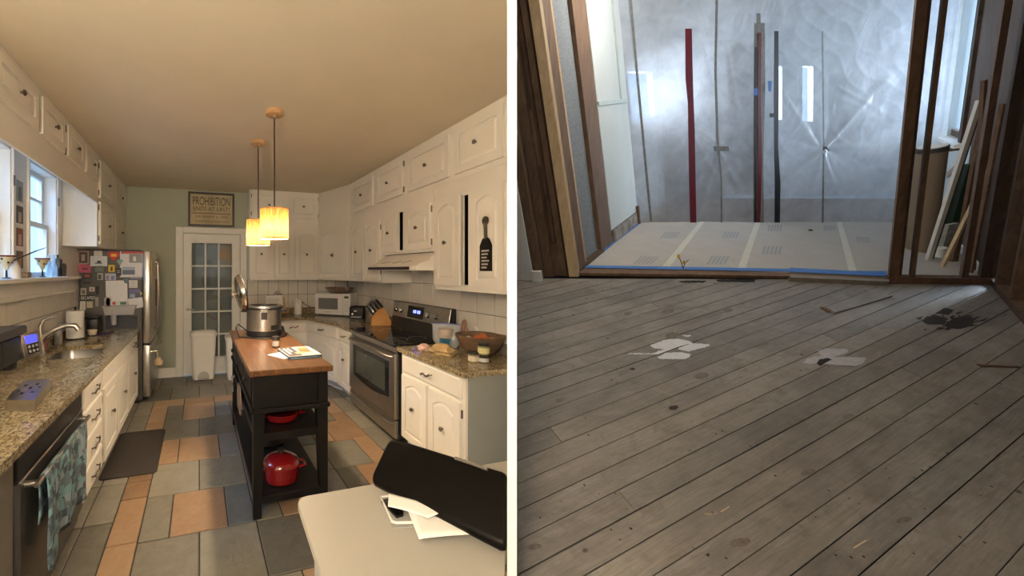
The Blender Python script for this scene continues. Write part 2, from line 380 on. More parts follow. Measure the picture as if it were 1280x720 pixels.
# dim pantry behind the glass
m = MB(); m.box(-1.0, 1.3, 7.6, 7.7, 0, 2.6); m.box(-1.0, -.9, BB+.13, 7.6, 0, 2.6); m.box(1.2, 1.3, BB+.13, 7.6, 0, 2.6); m.box(-1, 1.3, BB+.13, 7.7, 2.6, 2.7); m.box(-1, 1.3, BB+.13, 7.7, -.1, 0)
struct(m.build('wall_pantry', plain('pantry_paint', (0.36, 0.38, 0.36), .9), base=False), 'dim pantry seen through the door glass')
MK = plain('black_felt', (.006, .006, .006), .9)
bn = thing('hanging_banner', 'black cut-out banner hanging behind the door glass', 'banner', (0.08, 6.62, 1.1))
for i, pts in enumerate([[(-.05, .0), (.09, .03), (.1, .2), (-.02, .24), (-.07, .12)], [(.0, .02), (.07, -.02), (.16, .1), (.12, .2), (.02, .17)], [(-.02, 0), (.1, .03), (.08, .24), (0, .2), (-.05, .12)], [(0, 0), (.2, .03), (.17, .09), (.1, .1), (.13, .2), (.03, .21)]]):
    z0 = 1.83-.235*i; x0 = .03+.025*i
    m = MB(); m.prism([(x0+p[0], 6.62, z0+p[1]) for p in pts], (0, .01, 0)); m.build('letter', MK, bn)
m = MB(); m.tube([(.05, 6.625, 2.1), (.1, 6.625, 1.06)], .004, 5); m.build('cord', MK, bn)
m = MB(); m.tube([(.20, 6.62, 1.02), (.13, 6.62, .9), (.25, 6.62, .82), (.35, 6.62, .92), (.33, 6.62, 1.06)], .02, 6)
tag(m.build('coat_hanger', plain('orange_plastic', (.45, .11, .04), .4), None, 40), 'bent orange hanger behind the door glass', 'hanger')
# window over the sink
def sash(parent, b0, b1, z0, z1, a, vm, hm):
    m = MB(); t = .045
    for p in ((b0, b1, z0, z0+t), (b0, b1, z1-t, z1), (b0, b0+t, z0+t, z1-t), (b1-t, b1, z0+t, z1-t)): m.box(a-.02, a+.015, p[0], p[1], p[2], p[3], .003)
    f = m.build('sash', WHITE, parent)
    bs = [b0+t+(b1-b0-2*t)*i/vm for i in range(vm+1)]; zs = [z0+t+(z1-z0-2*t)*i/hm for i in range(hm+1)]
    for b in bs[1:-1]: MB().box(a-.015, a+.012, b-.011, b+.011, z0+t, z1-t).build('muntin', WHITE, f)
    for z in zs[1:-1]: MB().box(a-.015, a+.012, b0+t, b1-t, z-.011, z+.011).build('muntin', WHITE, f)
    gl = glass('window_glass', (.85, .92, 1), .02, .12)
    for b, b2 in zip(bs[:-1], bs[1:]):
        for z, z2 in zip(zs[:-1], zs[1:]): MB().box(a-.004, a, b, b2, z, z2).build('pane', gl, f)
for n_, (b0, b1) in enumerate(((WB2, WB3), (WB0, WB1))):
    wn = thing('window_%d' % (n_+1), None, None, (AL-.08, (b0+b1)/2, WZ0)); struct(wn, 'white double-hung window, %s' % ('beside the upper cabinet' if n_ == 0 else 'left of the photo strip'))
    sash(wn, b0+.02, b1-.02, WZ0, 2.06, AL-.075, 1, 1); sash(wn, b0+.02, b1-.02, 2.03, WZ1-.02, AL-.115, 2, 2)
    m = MB()
    for p in ((b0, b0+.02, WZ0, WZ1), (b1-.02, b1, WZ0, WZ1), (b0, b1, WZ1-.02, WZ1)): m.box(AL-.16, AL+.004, p[0], p[1], p[2], p[3])
    m.build('jamb', WHITE, wn)
    m = MB(); m.box(AL, AL+.02, b0-.09 if n_ else b0-.02, b0+.005, WZ0-.02, WZ1+.06, .003); m.box(AL, AL+.02, b1-.005, b1+(.10 if n_ == 0 else .02), WZ0-.02, WZ1+.06, .003); m.build('casing_board', WHITE, wn)
    MB().box(AL-.13, AL-.10, (b0+b1)/2-.03, (b0+b1)/2+.03, 2.035, 2.06, .004).build('sash_lock', STEEL, wn)
    mm = MB(); mm.box(AL+.02, AL+.03, b1-.015, b1+.0, 2.26, 2.34, .002); mm.build('hinge', PEWTER, wn)
t2 = thing('trim_2', None, None, (AL, 4.0, 1.39)); struct(t2, 'white window stool and apron above the wall tiles')
MB().box(AL-.05, AL+.10, 2.6, 4.98, 1.525, 1.56, .006).build('window_stool', WHITE, t2); MB().box(AL, AL+.03, 2.6, 4.98, 1.42, 1.525, .004).build('apron', WHITE, t2); MB().box(AL, AL+.045, 2.6, 4.98, 1.385, 1.42, .006).build('moulding', WHITE, t2)
# neighbouring house outside the window
nb = thing('neighbour_house', 'pale sided house standing outside the kitchen window', 'house', (-5.2, 5.5, 0))
SID = plain('house_siding', (.22, .30, .40), .7); NW = plain('house_window_dark', (.06, .07, .09), .15)
for i in range(22): MB().hexa([(-5.3, 1, .3*i), (-5.3, 14, .3*i), (-5.3, 14, .3*i+.3), (-5.3, 1, .3*i+.3), (-5.2, 1, .3*i), (-5.2, 14, .3*i), (-5.24, 14, .3*i+.3), (-5.24, 1, .3*i+.3)]).build('siding_board', SID, nb)
for b0 in (9.4, 12.2):
    wf = MB().box(-5.2, -5.12, b0, b0+1.5, 1.0, 4.4, .01).build('window_frame', WHITE, nb)
    for z0 in (1.15, 2.8): MB().box(-5.13, -5.1, b0+.15, b0+1.35, z0, z0+1.45).build('pane', NW, wf)
# wall tiles (white, square) behind the counters
def wall_tiles(parent, M, x0, x1, zs, w, t=.008, g=.0065):
    n = int((x1-x0)/w+.999)
    me = {}
    for i in range(n):
        xa, xb = x0+i*w, min(x0+(i+1)*w, x1)
        for za, zb in zip(zs[:-1], zs[1:]):
            m = MB(M); m.box(xa+g/2, xb-g/2, 0, t, za+g/2, zb-g/2, .002); m.build('wall_tile', TILEW, parent)
gl_ = MB(); gl_.box(AL, AL+.0035, 1.6, 5.2, .91, 1.386); gl_ = gl_.build('grout_bed', GROUTW, wall_left)
wall_tiles(wall_left, frame((AL+.003, 2.0, 0), (0, 1, 0), (1, 0, 0)), 0.0, 3.2, (.985, 1.205, 1.386), .235)
MB().box(.73, AR, BB-.0035, BB, .91, 1.47).build('grout_bed', GROUTW, wall_back)
wall_tiles(wall_back, frame((0, BB-.003, 0), (1, 0, 0), (0, -1, 0)), .64+.1, 2.44, (1.0, 1.222, 1.47), .166)
MB().box(AR-.0035, AR, 2.56, BB, .91, 1.8).build('grout_bed', GROUTW, wall_right)
wall_tiles(wall_right, frame((AR-.003, 6.33, 0), (0, -1, 0), (-1, 0, 0)), 0, 3.75, (1.0, 1.226, 1.47, 1.7), .235)
# ================================================================== left run: base units, worktop, dishwasher
FL = -.735                                             # left carcase face
ML = lambda b: frame((FL, b, 0), (0, 1, 0), (1, 0, 0))
def base_carcase(t, a0, a1, b0, b1, toe=.09, side=None):
    m = MB(); m.box(a0, a1, b0, b1, toe, .868); m.build('body', CAB, t)
    return t
def left_base(name, label, b0, b1):
    t = thing(name, label, 'cabinet', ((AL+FL)/2, (b0+b1)/2, 0))
    if 'sink' in label:
        m = MB(); m.box(AL+.01, FL, b0, b1, .09, .68); m.box(FL-.02, FL, b0, b1, .68, .868); m.build('body', CAB, t)
    else: base_carcase(t, AL+.01, FL, b0, b1)
    MB().box(AL+.01, FL-.05, b0, b1, 0, .09).build('toe_kick', CAB, t); return t
t = left_base('base_cabinet', 'white base cabinet of four drawers next to the dishwasher', 2.865, 3.415); M = ML(0)
for z0, z1 in ((.70, .85), (.50, .685), (.30, .485), (.105, .285)): drawer_part(t, M, 2.885, 3.395, z0, z1)
t = left_base('base_cabinet', 'white double-door base cabinet under the steel sink', 3.42, 4.53)
drawer_part(t, M, 3.44, 4.51, .70, .85, False); door_part(t, M, 3.44, 3.965, .115, .685, False, 'c', hinge='l', kz=.43); door_part(t, M, 3.985, 4.51, .115, .685, False, 'c', kz=.43)
t = left_base('base_cabinet', 'white single-door base cabinet with a drawer beside the fridge', 4.535, 5.215)
drawer_part(t, M, 4.565, 5.19, .70, .85); door_part(t, M, 4.565, 5.19, .115, .685, False, 'c', kz=.45)
# worktop with the sink cut-out
SB0, SB1, SA0, SA1 = 3.60, 4.20, -1.225, -.815
def rect_like(pts, x0, x1, y0, y1, z):
    cx, cy = (x0+x1)/2, (y0+y1)/2; out = []
    icx, icy = (min(p[0] for p in pts)+max(p[0] for p in pts))/2, (min(p[1] for p in pts)+max(p[1] for p in pts))/2
    for k, p in enumerate(pts):
        q = k//6; n = k % 6
        cor = ((x1, y1), (x0, y1), (x0, y0), (x1, y0))[q]; out.append((cor[0], cor[1], z))
    return out
hole = rrect(SA0, SA1, SB0, SB1, .10, .872)
m = MB(); CE = -.69
cor = [(CE, SB1+.16), (AL+.003, SB1+.16), (AL+.003, SB0-.16), (CE, SB0-.16)]
out_ = []
for q in range(4):
    for n in range(6):
        c = cor[q]; hp = hole[q*6+n]
        if n in (0, 5): c2 = (c[0], hp[1]) if (q % 2 == 0) == (n == 0) else (hp[0], c[1])
        else: c2 = c
        out_.append((c2[0], c2[1], .872))
m.ring(out_, hole, (0, 0, .04))
m.box(AL+.003, CE, 1.66, SB0-.16, .872, .912); m.box(AL+.003, CE, SB1+.16, 5.215, .872, .912)
m.box(AL+.003, AL+.03, 1.66, 5.215, .912, .985, .003)
tag(m.build('worktop', GRAN), 'speckled brown granite worktop holding the sink along the window wall', 'worktop')
sk = thing('kitchen_sink', 'undermounted stainless steel sink below the window', 'sink', ((SA0+SA1)/2, (SB0+SB1)/2, .70))
lo = [rrect(SA0-.012+i*0, SA1+.012, SB0-.012, SB1+.012, .11, .871) if k == 0 else rrect(SA0+d, SA1-d, SB0+d, SB1-d, .10, z) for k, (d, z) in enumerate(((0, .871), (.0, .869), (.008, .76), (.03, .72), (.09, .705)))]
m = MB(); m.loft(lo, False, True); m.build('basin', plain('sink_steel', (.30, .29, .28), .32, 1.0), sk, 50, solid=.003)
MB().lathe([(.04, 0), (.04, .004), (.02, .005)], ((SA0+SA1)/2, (SB0+SB1)/2, .707), 14).build('drain', STEELD, sk, 40)
fc = thing('kitchen_faucet', 'brushed single-lever faucet behind the sink', 'faucet', (-1.275, 3.86, .912))
MB().lathe([(.034, 0), (.034, .01), (.027, .02), (.026, .12), (.022, .16)], (-1.275, 3.86, .912), 16).build('base', STEEL, fc, 40)
MB().tube([(-1.275, 3.86, 1.02), (-1.24, 3.86, 1.075), (-1.17, 3.87, 1.12), (-1.09, 3.88, 1.145), (-1.03, 3.885, 1.14), (-1.005, 3.888, 1.10)], [.022, .022, .021, .021, .023, .023], 12).build('spout', STEEL, fc, 50)
MB().tube([(-1.275, 3.86, 1.06), (-1.283, 3.86, 1.14), (-1.26, 3.86, 1.2), (-1.2, 3.87, 1.225), (-1.16, 3.87, 1.222)], [.02, .02, .015, .011, .008], 10).build('lever', STEEL, fc, 50)
# dishwasher and towel
dw = thing('dishwasher', 'dark steel dishwasher with a bar handle at the worktop end', 'dishwasher', (-1.03, 2.38, 0))
MB().box(AL+.02, FL-.01, 1.925, 2.86, .02, .866).build('body', STEELD, dw)
MB().box(FL-.01, FL+.02, 1.93, 2.857, .10, .73, .006).build('door_panel', STEELD, dw); MB().box(FL-.01, FL+.014, 1.93, 2.857, .735, .866, .004).build('control_panel', plain('dishwasher_control', (.035, .034, .033), .35, .3), dw)
MB().box(AL+.06, FL-.05, 1.93, 2.857, 0, .10).build('toe_kick', BLACK, dw)
m = MB(); m.tube([(FL+.07, 1.96, .70), (FL+.07, 2.79, .70)], .012, 10); m.cyl((FL+.015, 1.985, .70), (FL+.07, 1.985, .70), .014); m.cyl((FL+.015, 2.76, .70), (FL+.07, 2.76, .70), .014); m.build('handle', STEEL, dw, 40)
MB().box(AL+.01, FL, 1.70, 1.922, 0, .868).build('end_panel', plain('end_panel_paint', (.16, .145, .125), .5), dw)
def towelmat():
    m, nt, p = newmat('towel_cloth'); v = coords(nt, (1, 19, 19))
    vo = nt.nodes.new('ShaderNodeTexVoronoi'); vo.distance = 'CHEBYCHEV'; vo.inputs['Scale'].default_value = 1.6; nt.links.new(v, vo.inputs['Vector'])
    c = ramp(nt, vo.outputs['Color'], [(0.0, (.10, .14, .17)), (.34, (.14, .27, .30)), (.55, (.05, .07, .09)), (.78, (.22, .27, .31))], 'CONSTANT')
    nt.links.new(c, p.inputs['Base Color']); p.inputs['Roughness'].default_value = .95; return m
def towel(u, v):
    b = 2.02+.66*u; s = v*2-1.0
    ln = .37+.09*math.exp(-((u-.10)/.14)**2)+.05*u if v > .5 else .22
    drop = abs(s)*ln; side = 1 if s > 0 else -1
    k = min(1, abs(s)*6)
    a = FL+.07+side*.016*k + (.012*math.sin(u*17)+.008*math.sin(u*31+1))*min(1, drop*5)*(1 if side > 0 else .3)+(.01*drop if side > 0 else 0)
    return (a, b+.015*math.sin(drop*14), .714-drop if k == 1 else .714-drop*.3)
tag(MB().grid(towel, 26, 30).build('dish_towel', towelmat(), None, 60, solid=.004), 'teal and blue patterned dish towel hung over the dishwasher handle', 'towel')
# mat on the floor
m = MB(); m.loft([rrect(-.745, -.325, 3.38, 4.28, .04, .001), rrect(-.745, -.325, 3.38, 4.28, .04, .008), rrect(-.725, -.345, 3.40, 4.26, .03, .019)])
tag(m.build('floor_mat', RUBBER, None, 30), 'black rubber anti-fatigue mat on the tiles before the sink', 'mat')
# ================================================================== left wall cabinets
FU = -1.035; MU = frame((FU, 0, 0), (0, 1, 0), (1, 0, 0))
t = thing('wall_cabinet', 'row of white high cupboards over the window with a valance below', 'cabinet', (-1.19, 3.5, 2.34))
MB().box(AL+.003, FU, 2.2, 4.66, 2.56, ZC-.004).build('body', CAB, t); MB().box(FU-.02, FU, 2.2, 4.66, 2.345, 2.56).build('valance', CAB, t)
MB().box(FU, FU+.012, 2.2, 4.66, 2.335, 2.352).build('moulding', CAB, t)
for b0, b1 in ((2.45, 3.02), (3.09, 3.55), (3.63, 4.09), (4.17, 4.60)): door_part(t, MU, b0, b1, 2.545, 2.80, False, 'c', hinge='l' if b0 < 2.6 or 3.6 < b0 < 4 else None)
t = thing('wall_cabinet', 'white four-door upper cabinet above the fridge', 'cabinet', (-1.19, 5.4, 1.87))
MB().box(AL+.003, FU, 4.665, 6.34, 1.875, ZC-.004).build('body', CAB, t)
for z0, z1, ar in ((2.40, 2.80, False), (1.90, 2.36, True)):
    door_part(t, MU, 4.72, 5.42, z0, z1, ar, 'c', hinge='l'); door_part(t, MU, 5.52, 6.25, z0, z1, ar, 'c')
# ================================================================== fridge
fr = thing('refrigerator', 'tall grey fridge covered with papers and magnets by the green wall', 'refrigerator', (-1.0, 5.75, 0))
FB = 5.235
MB().box(AL+.012, -.665, FB, 6.17, .03, 1.86, .008).build('body', FRG, fr)
MB().box(AL+.03, -.68, FB+.02, 6.15, 0, .05).build('base_grille', BLACK, fr)
for b0, b1 in ((FB+.003, 5.70), (5.706, 6.168)):
    d = MB().box(-.662, -.575, b0, b1, .72, 1.862, .016, 2).build('door', STEEL, fr, 40)
    yb = 5.66 if b0 < 5.5 else 5.75
    m = MB(); m.tube([(-.575, yb, .85), (-.53, yb, .87), (-.525, yb, 1.3), (-.53, yb, 1.72), (-.575, yb, 1.74)], .013, 8); m.build('handle', STEEL, d, 50)
d = MB().box(-.662, -.575, FB+.003, 6.168, .06, .70, .016, 2).build('freezer_drawer', STEEL, fr, 40)
m = MB(); m.tube([(-.575, FB+.08, .60), (-.525, FB+.09, .605), (-.52, 5.7, .605), (-.525, 6.08, .605), (-.575, 6.09, .60)], .013, 8); m.build('handle', STEEL, d, 50)
MB().box(-1.30, -.70, FB+.1, 6.1, 1.86, 1.875, .004).build('hinge_cover', BLACK, fr)
# papers and magnets: pixel corners on the fridge side
def flatmat(c, r=.6): return plain('print_%02x%02x%02x' % tuple(int(v*255) for v in c), c, r, var=.12, scale=60)
FIT = [0]
def fridge_item(name, label, cat, x0, y0, x1, y1, c, pic=None, rot=0, th=.0015, lines=0, outline=None):
    p, q = PY(x0, y1, FB), PY(x1, y0, FB); FIT[0] += 1; e = .0006+.0009*(FIT[0] % 5)
    cx, cz = (p.x+q.x)/2, (p.z+q.z)/2; w2, h2 = (q.x-p.x)/2, (q.z-p.z)/2
    M = Matrix.Translation((cx, FB-e, cz)) @ Matrix.Rotation(math.radians(rot), 4, 'Y')
    m = MB(M)
    if outline: m.prism([(u*w2, 0, v*h2) for u, v in outline], (0, -th, 0))
    else: m.box(-w2, w2, -th, 0, -h2, h2)
    o = m.build(name, flatmat(c)); tag(o, label, cat)
    k = 0
    for (u0, v0, u1, v1, cc) in pic or []:
        mm = MB(M); k += 1; mm.box(u0*w2, u1*w2, -th-.0006-.0002*k, -th, v0*h2, v1*h2); mm.build('print_area', flatmat(cc), o)
    for i in range(lines):
        mm = MB(M); v = .75-1.5*i/max(1, lines-1); mm.box(-.75*w2, (.3+.45*random.random())*w2, -th-.0005, -th, (v-.02)*h2, (v+.03)*h2); mm.build('text_line', flatmat((.25, .25, .26)), o)
    return o
s = 130/720.; fx = lambda x: 85+x*s; fy = lambda y: 300+y*s
def FI(name, label, cat, x0, y0, x1, y1, c, **k): return fridge_item(name, label, cat, fx(x0), fy(y0), fx(x1), fy(y1), c, **k)
FI('photo_print', 'small framed portrait print in the fridge side top corner', 'photo', 68, 75, 145, 168, (.35, .24, .19), pic=[(-.75, -.8, .75, .8, (.06, .05, .05)), (-.35, -.5, .3, .45, (.36, .27, .22))])
FI('paper_note', 'small white card above the ship picture on the fridge', 'note', 180, 75, 238, 112, (.62, .6, .56), lines=3)
FI('photo_print', 'pale picture of a dark ship on the fridge', 'photo', 155, 112, 272, 182, (.62, .66, .7), pic=[(-.2, -.35, .25, .1, (.03, .03, .04)), (-.45, -.5, .4, -.3, (.1, .1, .12))])
FI('fridge_magnet', 'red and yellow shield-shaped magnet on the fridge', 'magnet', 275, 82, 360, 145, (.55, .03, .02), th=.004, outline=[(-.7, 1), (.7, 1), (1, .35), (0, -1), (-1, .35)], pic=[(-.45, -.05, .45, .55, (.7, .5, .05))])
FI('fridge_magnet', 'small teal heart magnet below the shield magnet', 'magnet', 335, 132, 382, 178, (.22, .36, .35), th=.004, outline=[(0, .6), (.5, 1), (1, .5), (.1, -1), (-.9, .3), (-.5, .9)])
FI('calendar_page', 'white photo calendar sheet with a red top band on the fridge', 'calendar', 360, 80, 518, 258, (.70, .70, .74), pic=[(-.9, .82, 1, 1, (.5, .08, .08)), (-.2, .12, .95, .8, (.25, .27, .28)), (.15, .25, .4, .6, (.75, .76, .78)), (-.8, -.8, .3, -.2, (.10, .13, .2)), (-.8, -.45, .3, -.2, (.35, .42, .55))])
FI('photo_print', 'hot pink picture below the portrait on the fridge', 'photo', 72, 170, 160, 225, (.42, .07, .13), rot=3, pic=[(-.4, -.3, .5, .2, (.12, .04, .07))])
FI('fridge_magnet', 'grey green square magnet with text under the ship picture', 'magnet', 188, 178, 248, 220, (.12, .15, .14), lines=4)
FI('fridge_magnet', 'yellow square magnet with a black figure', 'magnet', 280, 172, 325, 222, (.6, .42, .04), th=.003, pic=[(-.3, -.7, .3, .5, (.04, .03, .02))])
FI('fridge_magnet', 'black square magnet with pale lines beside the calendar sheet', 'magnet', 330, 193, 370, 247, (.015, .015, .015), th=.003, pic=[(-.5, .2, .5, .32, (.5, .5, .5)), (-.5, -.2, .5, -.08, (.5, .5, .5))])
FI('fridge_magnet', 'dark magnet with a red badge on the fridge', 'magnet', 102, 228, 164, 270, (.03, .03, .035), th=.003, pic=[(-.6, -.4, .6, .5, (.35, .06, .05))])
FI('photo_print', 'small black and white snapshot on the fridge', 'photo', 204, 228, 244, 276, (.35, .35, .35), pic=[(-.7, -.8, .3, .5, (.05, .05, .05))])
FI('photo_print', 'bluish group snapshot above the big white drawing', 'photo', 258, 232, 332, 278, (.45, .48, .58), pic=[(-.8, -.9, -.3, .4, (.25, .2, .3)), (.1, -.9, .7, .3, (.15, .2, .4))])
FI('fridge_magnet', 'thin black wing-shaped magnet on the fridge', 'magnet', 105, 282, 162, 312, (.02, .02, .02), th=.003, outline=[(-1, .4), (-.3, .8), (0, .3), (.3, .8), (1, .4), (.5, -.9), (0, -.3), (-.5, -.9)])
FI('drawing_paper', 'large creased white sheet stuck in the middle of the fridge side', 'paper', 262, 280, 412, 462, (.72, .73, .76), rot=-1)
FI('photo_print', 'narrow dark landscape photo under the calendar sheet', 'photo', 428, 252, 516, 276, (.12, .13, .2), pic=[(-.9, .1, .9, .8, (.4, .42, .5))])
FI('fridge_magnet', 'blue round-cornered magnet at the corner of the large sheet', 'magnet', 385, 262, 420, 302, (.10, .16, .22), th=.004, outline=[(-.8, .8), (.8, .8), (1, 0), (.4, -1), (-.6, -.8), (-1, 0)])
FI('paper_note', 'cream note with pencil lines beside the large sheet', 'note', 422, 278, 482, 332, (.66, .66, .64), lines=4)
FI('photo_print', 'grey snapshot of two figures low on the fridge', 'photo', 88, 332, 128, 382, (.4, .36, .3), pic=[(-.5, -.7, .5, .4, (.12, .1, .1))])
FI('fridge_magnet', 'small white square magnet with a red mark', 'magnet', 148, 326, 184, 356, (.6, .55, .52), th=.003, pic=[(-.5, -.5, .5, .4, (.35, .12, .1))])
pn = FI('marker_pen', 'black marker pen clipped upright to the fridge', 'pen', 195, 318, 216, 376, (.01, .01, .01), th=.012)
es = FI('bumper_magnet', 'black strip magnet lettered ESCAPED on the fridge', 'magnet', 82, 380, 186, 420, (.012, .012, .012), th=.003)
p = PY(fx(134), fy(411), FB); text_mesh('lettering', 'I ESCAPED', frame((p.x, FB-.0085, p.z), (1, 0, 0), (0, -1, 0)), .036, flatmat((.75, .75, .75)), es, .165)
FI('photo_print', 'stack of purple and blue photo strips beside the large sheet', 'photo', 420, 336, 500, 402, (.08, .08, .14), pic=[(-.9, .1, .9, .9, (.16, .14, .3)), (-.8, -.9, .1, -.1, (.3, .4, .55))])
FI('paper_note', 'white crumpled note low at the fridge side front edge', 'note', 418, 400, 520, 474, (.68, .68, .7), rot=-6)
FI('fridge_magnet', 'pale yellow cut-out magnet near the fridge side front edge', 'magnet', 480, 345, 518, 385, (.55, .56, .32), th=.004, outline=[(-.8, .2), (0, 1), (.3, .2), (1, -.2), (.2, -1), (-.3, -.3)])
FI('paper_note', 'white narrow list on the fridge above the paper towels', 'note', 84, 424, 122, 486, (.6, .6, .57), lines=5)
FI('paper_note', 'beige folded note beneath the ESCAPED strip', 'note', 130, 425, 172, 470, (.5, .44, .32))
FI('bottle_opener', 'slim steel opener hanging on the fridge', 'opener', 190, 395, 212, 460, (.3, .3, .3), th=.006)
FI('paper_note', 'small green and red doodles card above the caddy', 'note', 302, 420, 410, 452, (.6, .62, .62), pic=[(-.9, -.7, -.5, .6, (.5, .08, .05)), (.1, -.8, .9, .5, (.06, .16, .1))])
FI('paper_note', 'grey card above the left end of the caddy', 'note', 250, 400, 294, 456, (.3, .31, .32))
# caddy and clear acrylic board stuck on the fridge
p0, p1 = PY(fx(248), fy(520), FB-.06), PY(fx(470), fy(458), FB-.06)
cdy = thing('magnetic_caddy', 'grey plastic caddy stuck to the fridge side', 'caddy', ((p0.x+p1.x)/2, FB-.05, p0.z))
m = MB(); m.hexa([(p0.x+.02, FB-.10, p0.z), (p1.x-.02, FB-.10, p0.z), (p1.x-.02, FB-.006, p0.z), (p0.x+.02, FB-.006, p0.z), (p0.x, FB-.115, p1.z), (p1.x, FB-.115, p1.z), (p1.x, FB-.006, p1.z), (p0.x, FB-.006, p1.z)])
m.build('tray', plain('pale_grey_plastic', (.42, .42, .43), .4), cdy); m = MB(); m.box(p0.x-.01, p1.x+.01, FB-.125, FB-.005, p1.z, p1.z+.012, .004); m.build('rim', plain('pale_grey_plastic', (.5, .5, .5), .4), cdy)
m = MB(); m.cyl(((p0.x*.7+p1.x*.3), FB-.05, p0.z-.12), (p0.x*.7+p1.x*.3, FB-.05, p0.z), .032, .036, 14); m.build('cup_tube', plain('pale_grey_plastic', (.5, .5, .5), .4), cdy, 40)
p0, p1 = PY(fx(258), fy(622), FB), PY(fx(480), fy(525), FB); m = MB(); m.box(p0.x, p1.x, FB-.004, FB-.0005, .92, p1.z, .001)
tag(m.build('acrylic_board', glass('smoky_acrylic', (.12, .12, .15), .1, .6)), 'smoky clear board standing against the lower fridge side', 'board')
# things stuck on the fridge front
for k, (nm, lb, ct, b0, b1, z0, z1, c) in enumerate((('paper_pad', 'tall cream pad hung on the fridge front door', 'pad', 5.30, 5.55, 1.42, 1.80, (.6, .52, .38)), ('fridge_magnet', 'red lettered plate stuck on the fridge front', 'magnet', 5.9, 6.12, 1.62, 1.78, (.35, .12, .1)), ('photo_print', 'brown photo strip on the fridge front', 'photo', 5.80, 6.05, 1.12, 1.5, (.22, .12, .07)), ('paper_note', 'orange leaflet low on the fridge front', 'note', 5.86, 6.1, .86, 1.1, (.45, .2, .1)))):
    m = MB(); m.box(-.5745, -.566, b0, b1, z0, z1, .001); tag(m.build(nm, flatmat(c)), lb, ct)
m = MB(); m.tube([(-.505, 5.33, .60), (-.50, 5.33, .50)], .008, 6); m.lathe([(.004, .0), (.05, .03), (.055, .08), (.02, .12)], (-.49, 5.33, .40), 10)
tag(m.build('oven_mitt', plain('tan_cloth', (.45, .34, .22), .9), None, 50), 'tan cloth pouch dangling from the freezer handle', 'pouch')
m = MB(); m.box(-.745, -.72, FB-.008, FB-.0008, .17, .36, .002); tag(m.build('energy_label', flatmat((.5, .48, .44))), 'pale label low on the fridge side', 'label')
# ================================================================== right and back run: base units
FR = 1.79; MR = frame((FR, 0, 0), (0, -1, 0), (-1, 0, 0))          # local x = -b
pb = lambda b: (PD.x/PD.y)*b-.02                                     # partition line, kitchen side
t = thing('base_cabinet', 'white base cabinet with one drawer and two arched doors beside the stove', 'cabinet', (2.1, 2.8, 0))
MB().prism([(FR, 2.335, .09), (pb(2.335)-.01, 2.335, .09), (AR-.006, 2.66, .09), (AR-.006, 3.235, .09), (FR, 3.235, .09)], (0, 0, .778)).build('body', CAB, t)
MB().prism([(FR+.06, 2.335, 0), (pb(2.335)-.01, 2.335, 0), (AR-.006, 2.66, 0), (AR-.006, 3.235, 0), (FR+.06, 3.235, 0)], (0, 0, .09)).build('toe_kick', CAB, t)
MB().box(FR+.02, pb(2.335)-.01, 2.32, 2.334, .0, .868).build('end_panel', GREYP, t)
drawer_part(t, MR, -3.20, -2.37, .70, .85); door_part(t, MR, -3.20, -2.80, .115, .675, True, 'c', kz=.42, hinge='l'); door_part(t, MR, -2.765, -2.37, .115, .675, True, 'c', kz=.42, hinge='r')
t = thing('base_cabinet', 'narrow white base cabinet at the far side of the stove', 'cabinet', (2.1, 4.7, 0))
MB().box(FR, AR-.006, 4.47, 4.925, .09, .868).build('body', CAB, t); MB().box(FR+.06, AR-.006, 4.47, 4.925, 0, .09).build('toe_kick', CAB, t)
drawer_part(t, MR, -4.90, -4.49, .70, .85); door_part(t, MR, -4.90, -4.49, .115, .675, True, 'c', kz=.48)
dA, dB = Vector((1.575, 5.735, 0)), Vector((FR, 4.93, 0)); du = (dB-dA).normalized(); dn = Vector((du.y, -du.x, 0)); dn = dn if dn.x < 0 else -dn; dL = (dB-dA).length
MD = frame(dA, du, dn)
t = thing('base_cabinet', 'white corner base cabinet set diagonally below the microwave', 'cabinet', (2.1, 5.6, 0))
MB().prism([(dA.x, dA.y, .09), (dB.x, dB.y, .09), (AR-.006, 4.93, .09), (AR-.006, BB-.006, .09), (dA.x, BB-.006, .09)], (0, 0, .778)).build('body', CAB, t)
MB().prism([(dA.x+.05, dA.y+.03, 0), (dB.x+.06, dB.y+.005, 0), (AR-.006, 4.935, 0), (AR-.006, BB-.006, 0), (dA.x+.05, BB-.006, 0)], (0, 0, .09)).build('toe_kick', CAB, t)
drawer_part(t, MD, .03, dL-.03, .70, .85); door_part(t, MD, .03, dL-.03, .115, .675, True, 'c', kz=.45)
MBk = frame((0, 5.735, 0), (1, 0, 0), (0, -1, 0))
t = thing('base_cabinet', 'white base cabinet under the cookbook stand beside the glazed door', 'cabinet', (1.15, 6.0, 0))
MB().box(.745, 1.57, 5.735, BB-.006, .09, .868).build('body', CAB, t); MB().box(.745, 1.57, 5.79, BB-.006, 0, .09).build('toe_kick', CAB, t)
for x0, x1 in ((.77, 1.12), (1.15, 1.55)): drawer_part(t, MBk, x0, x1, .70, .85); door_part(t, MBk, x0, x1, .115, .675, True, 'c', kz=.45)
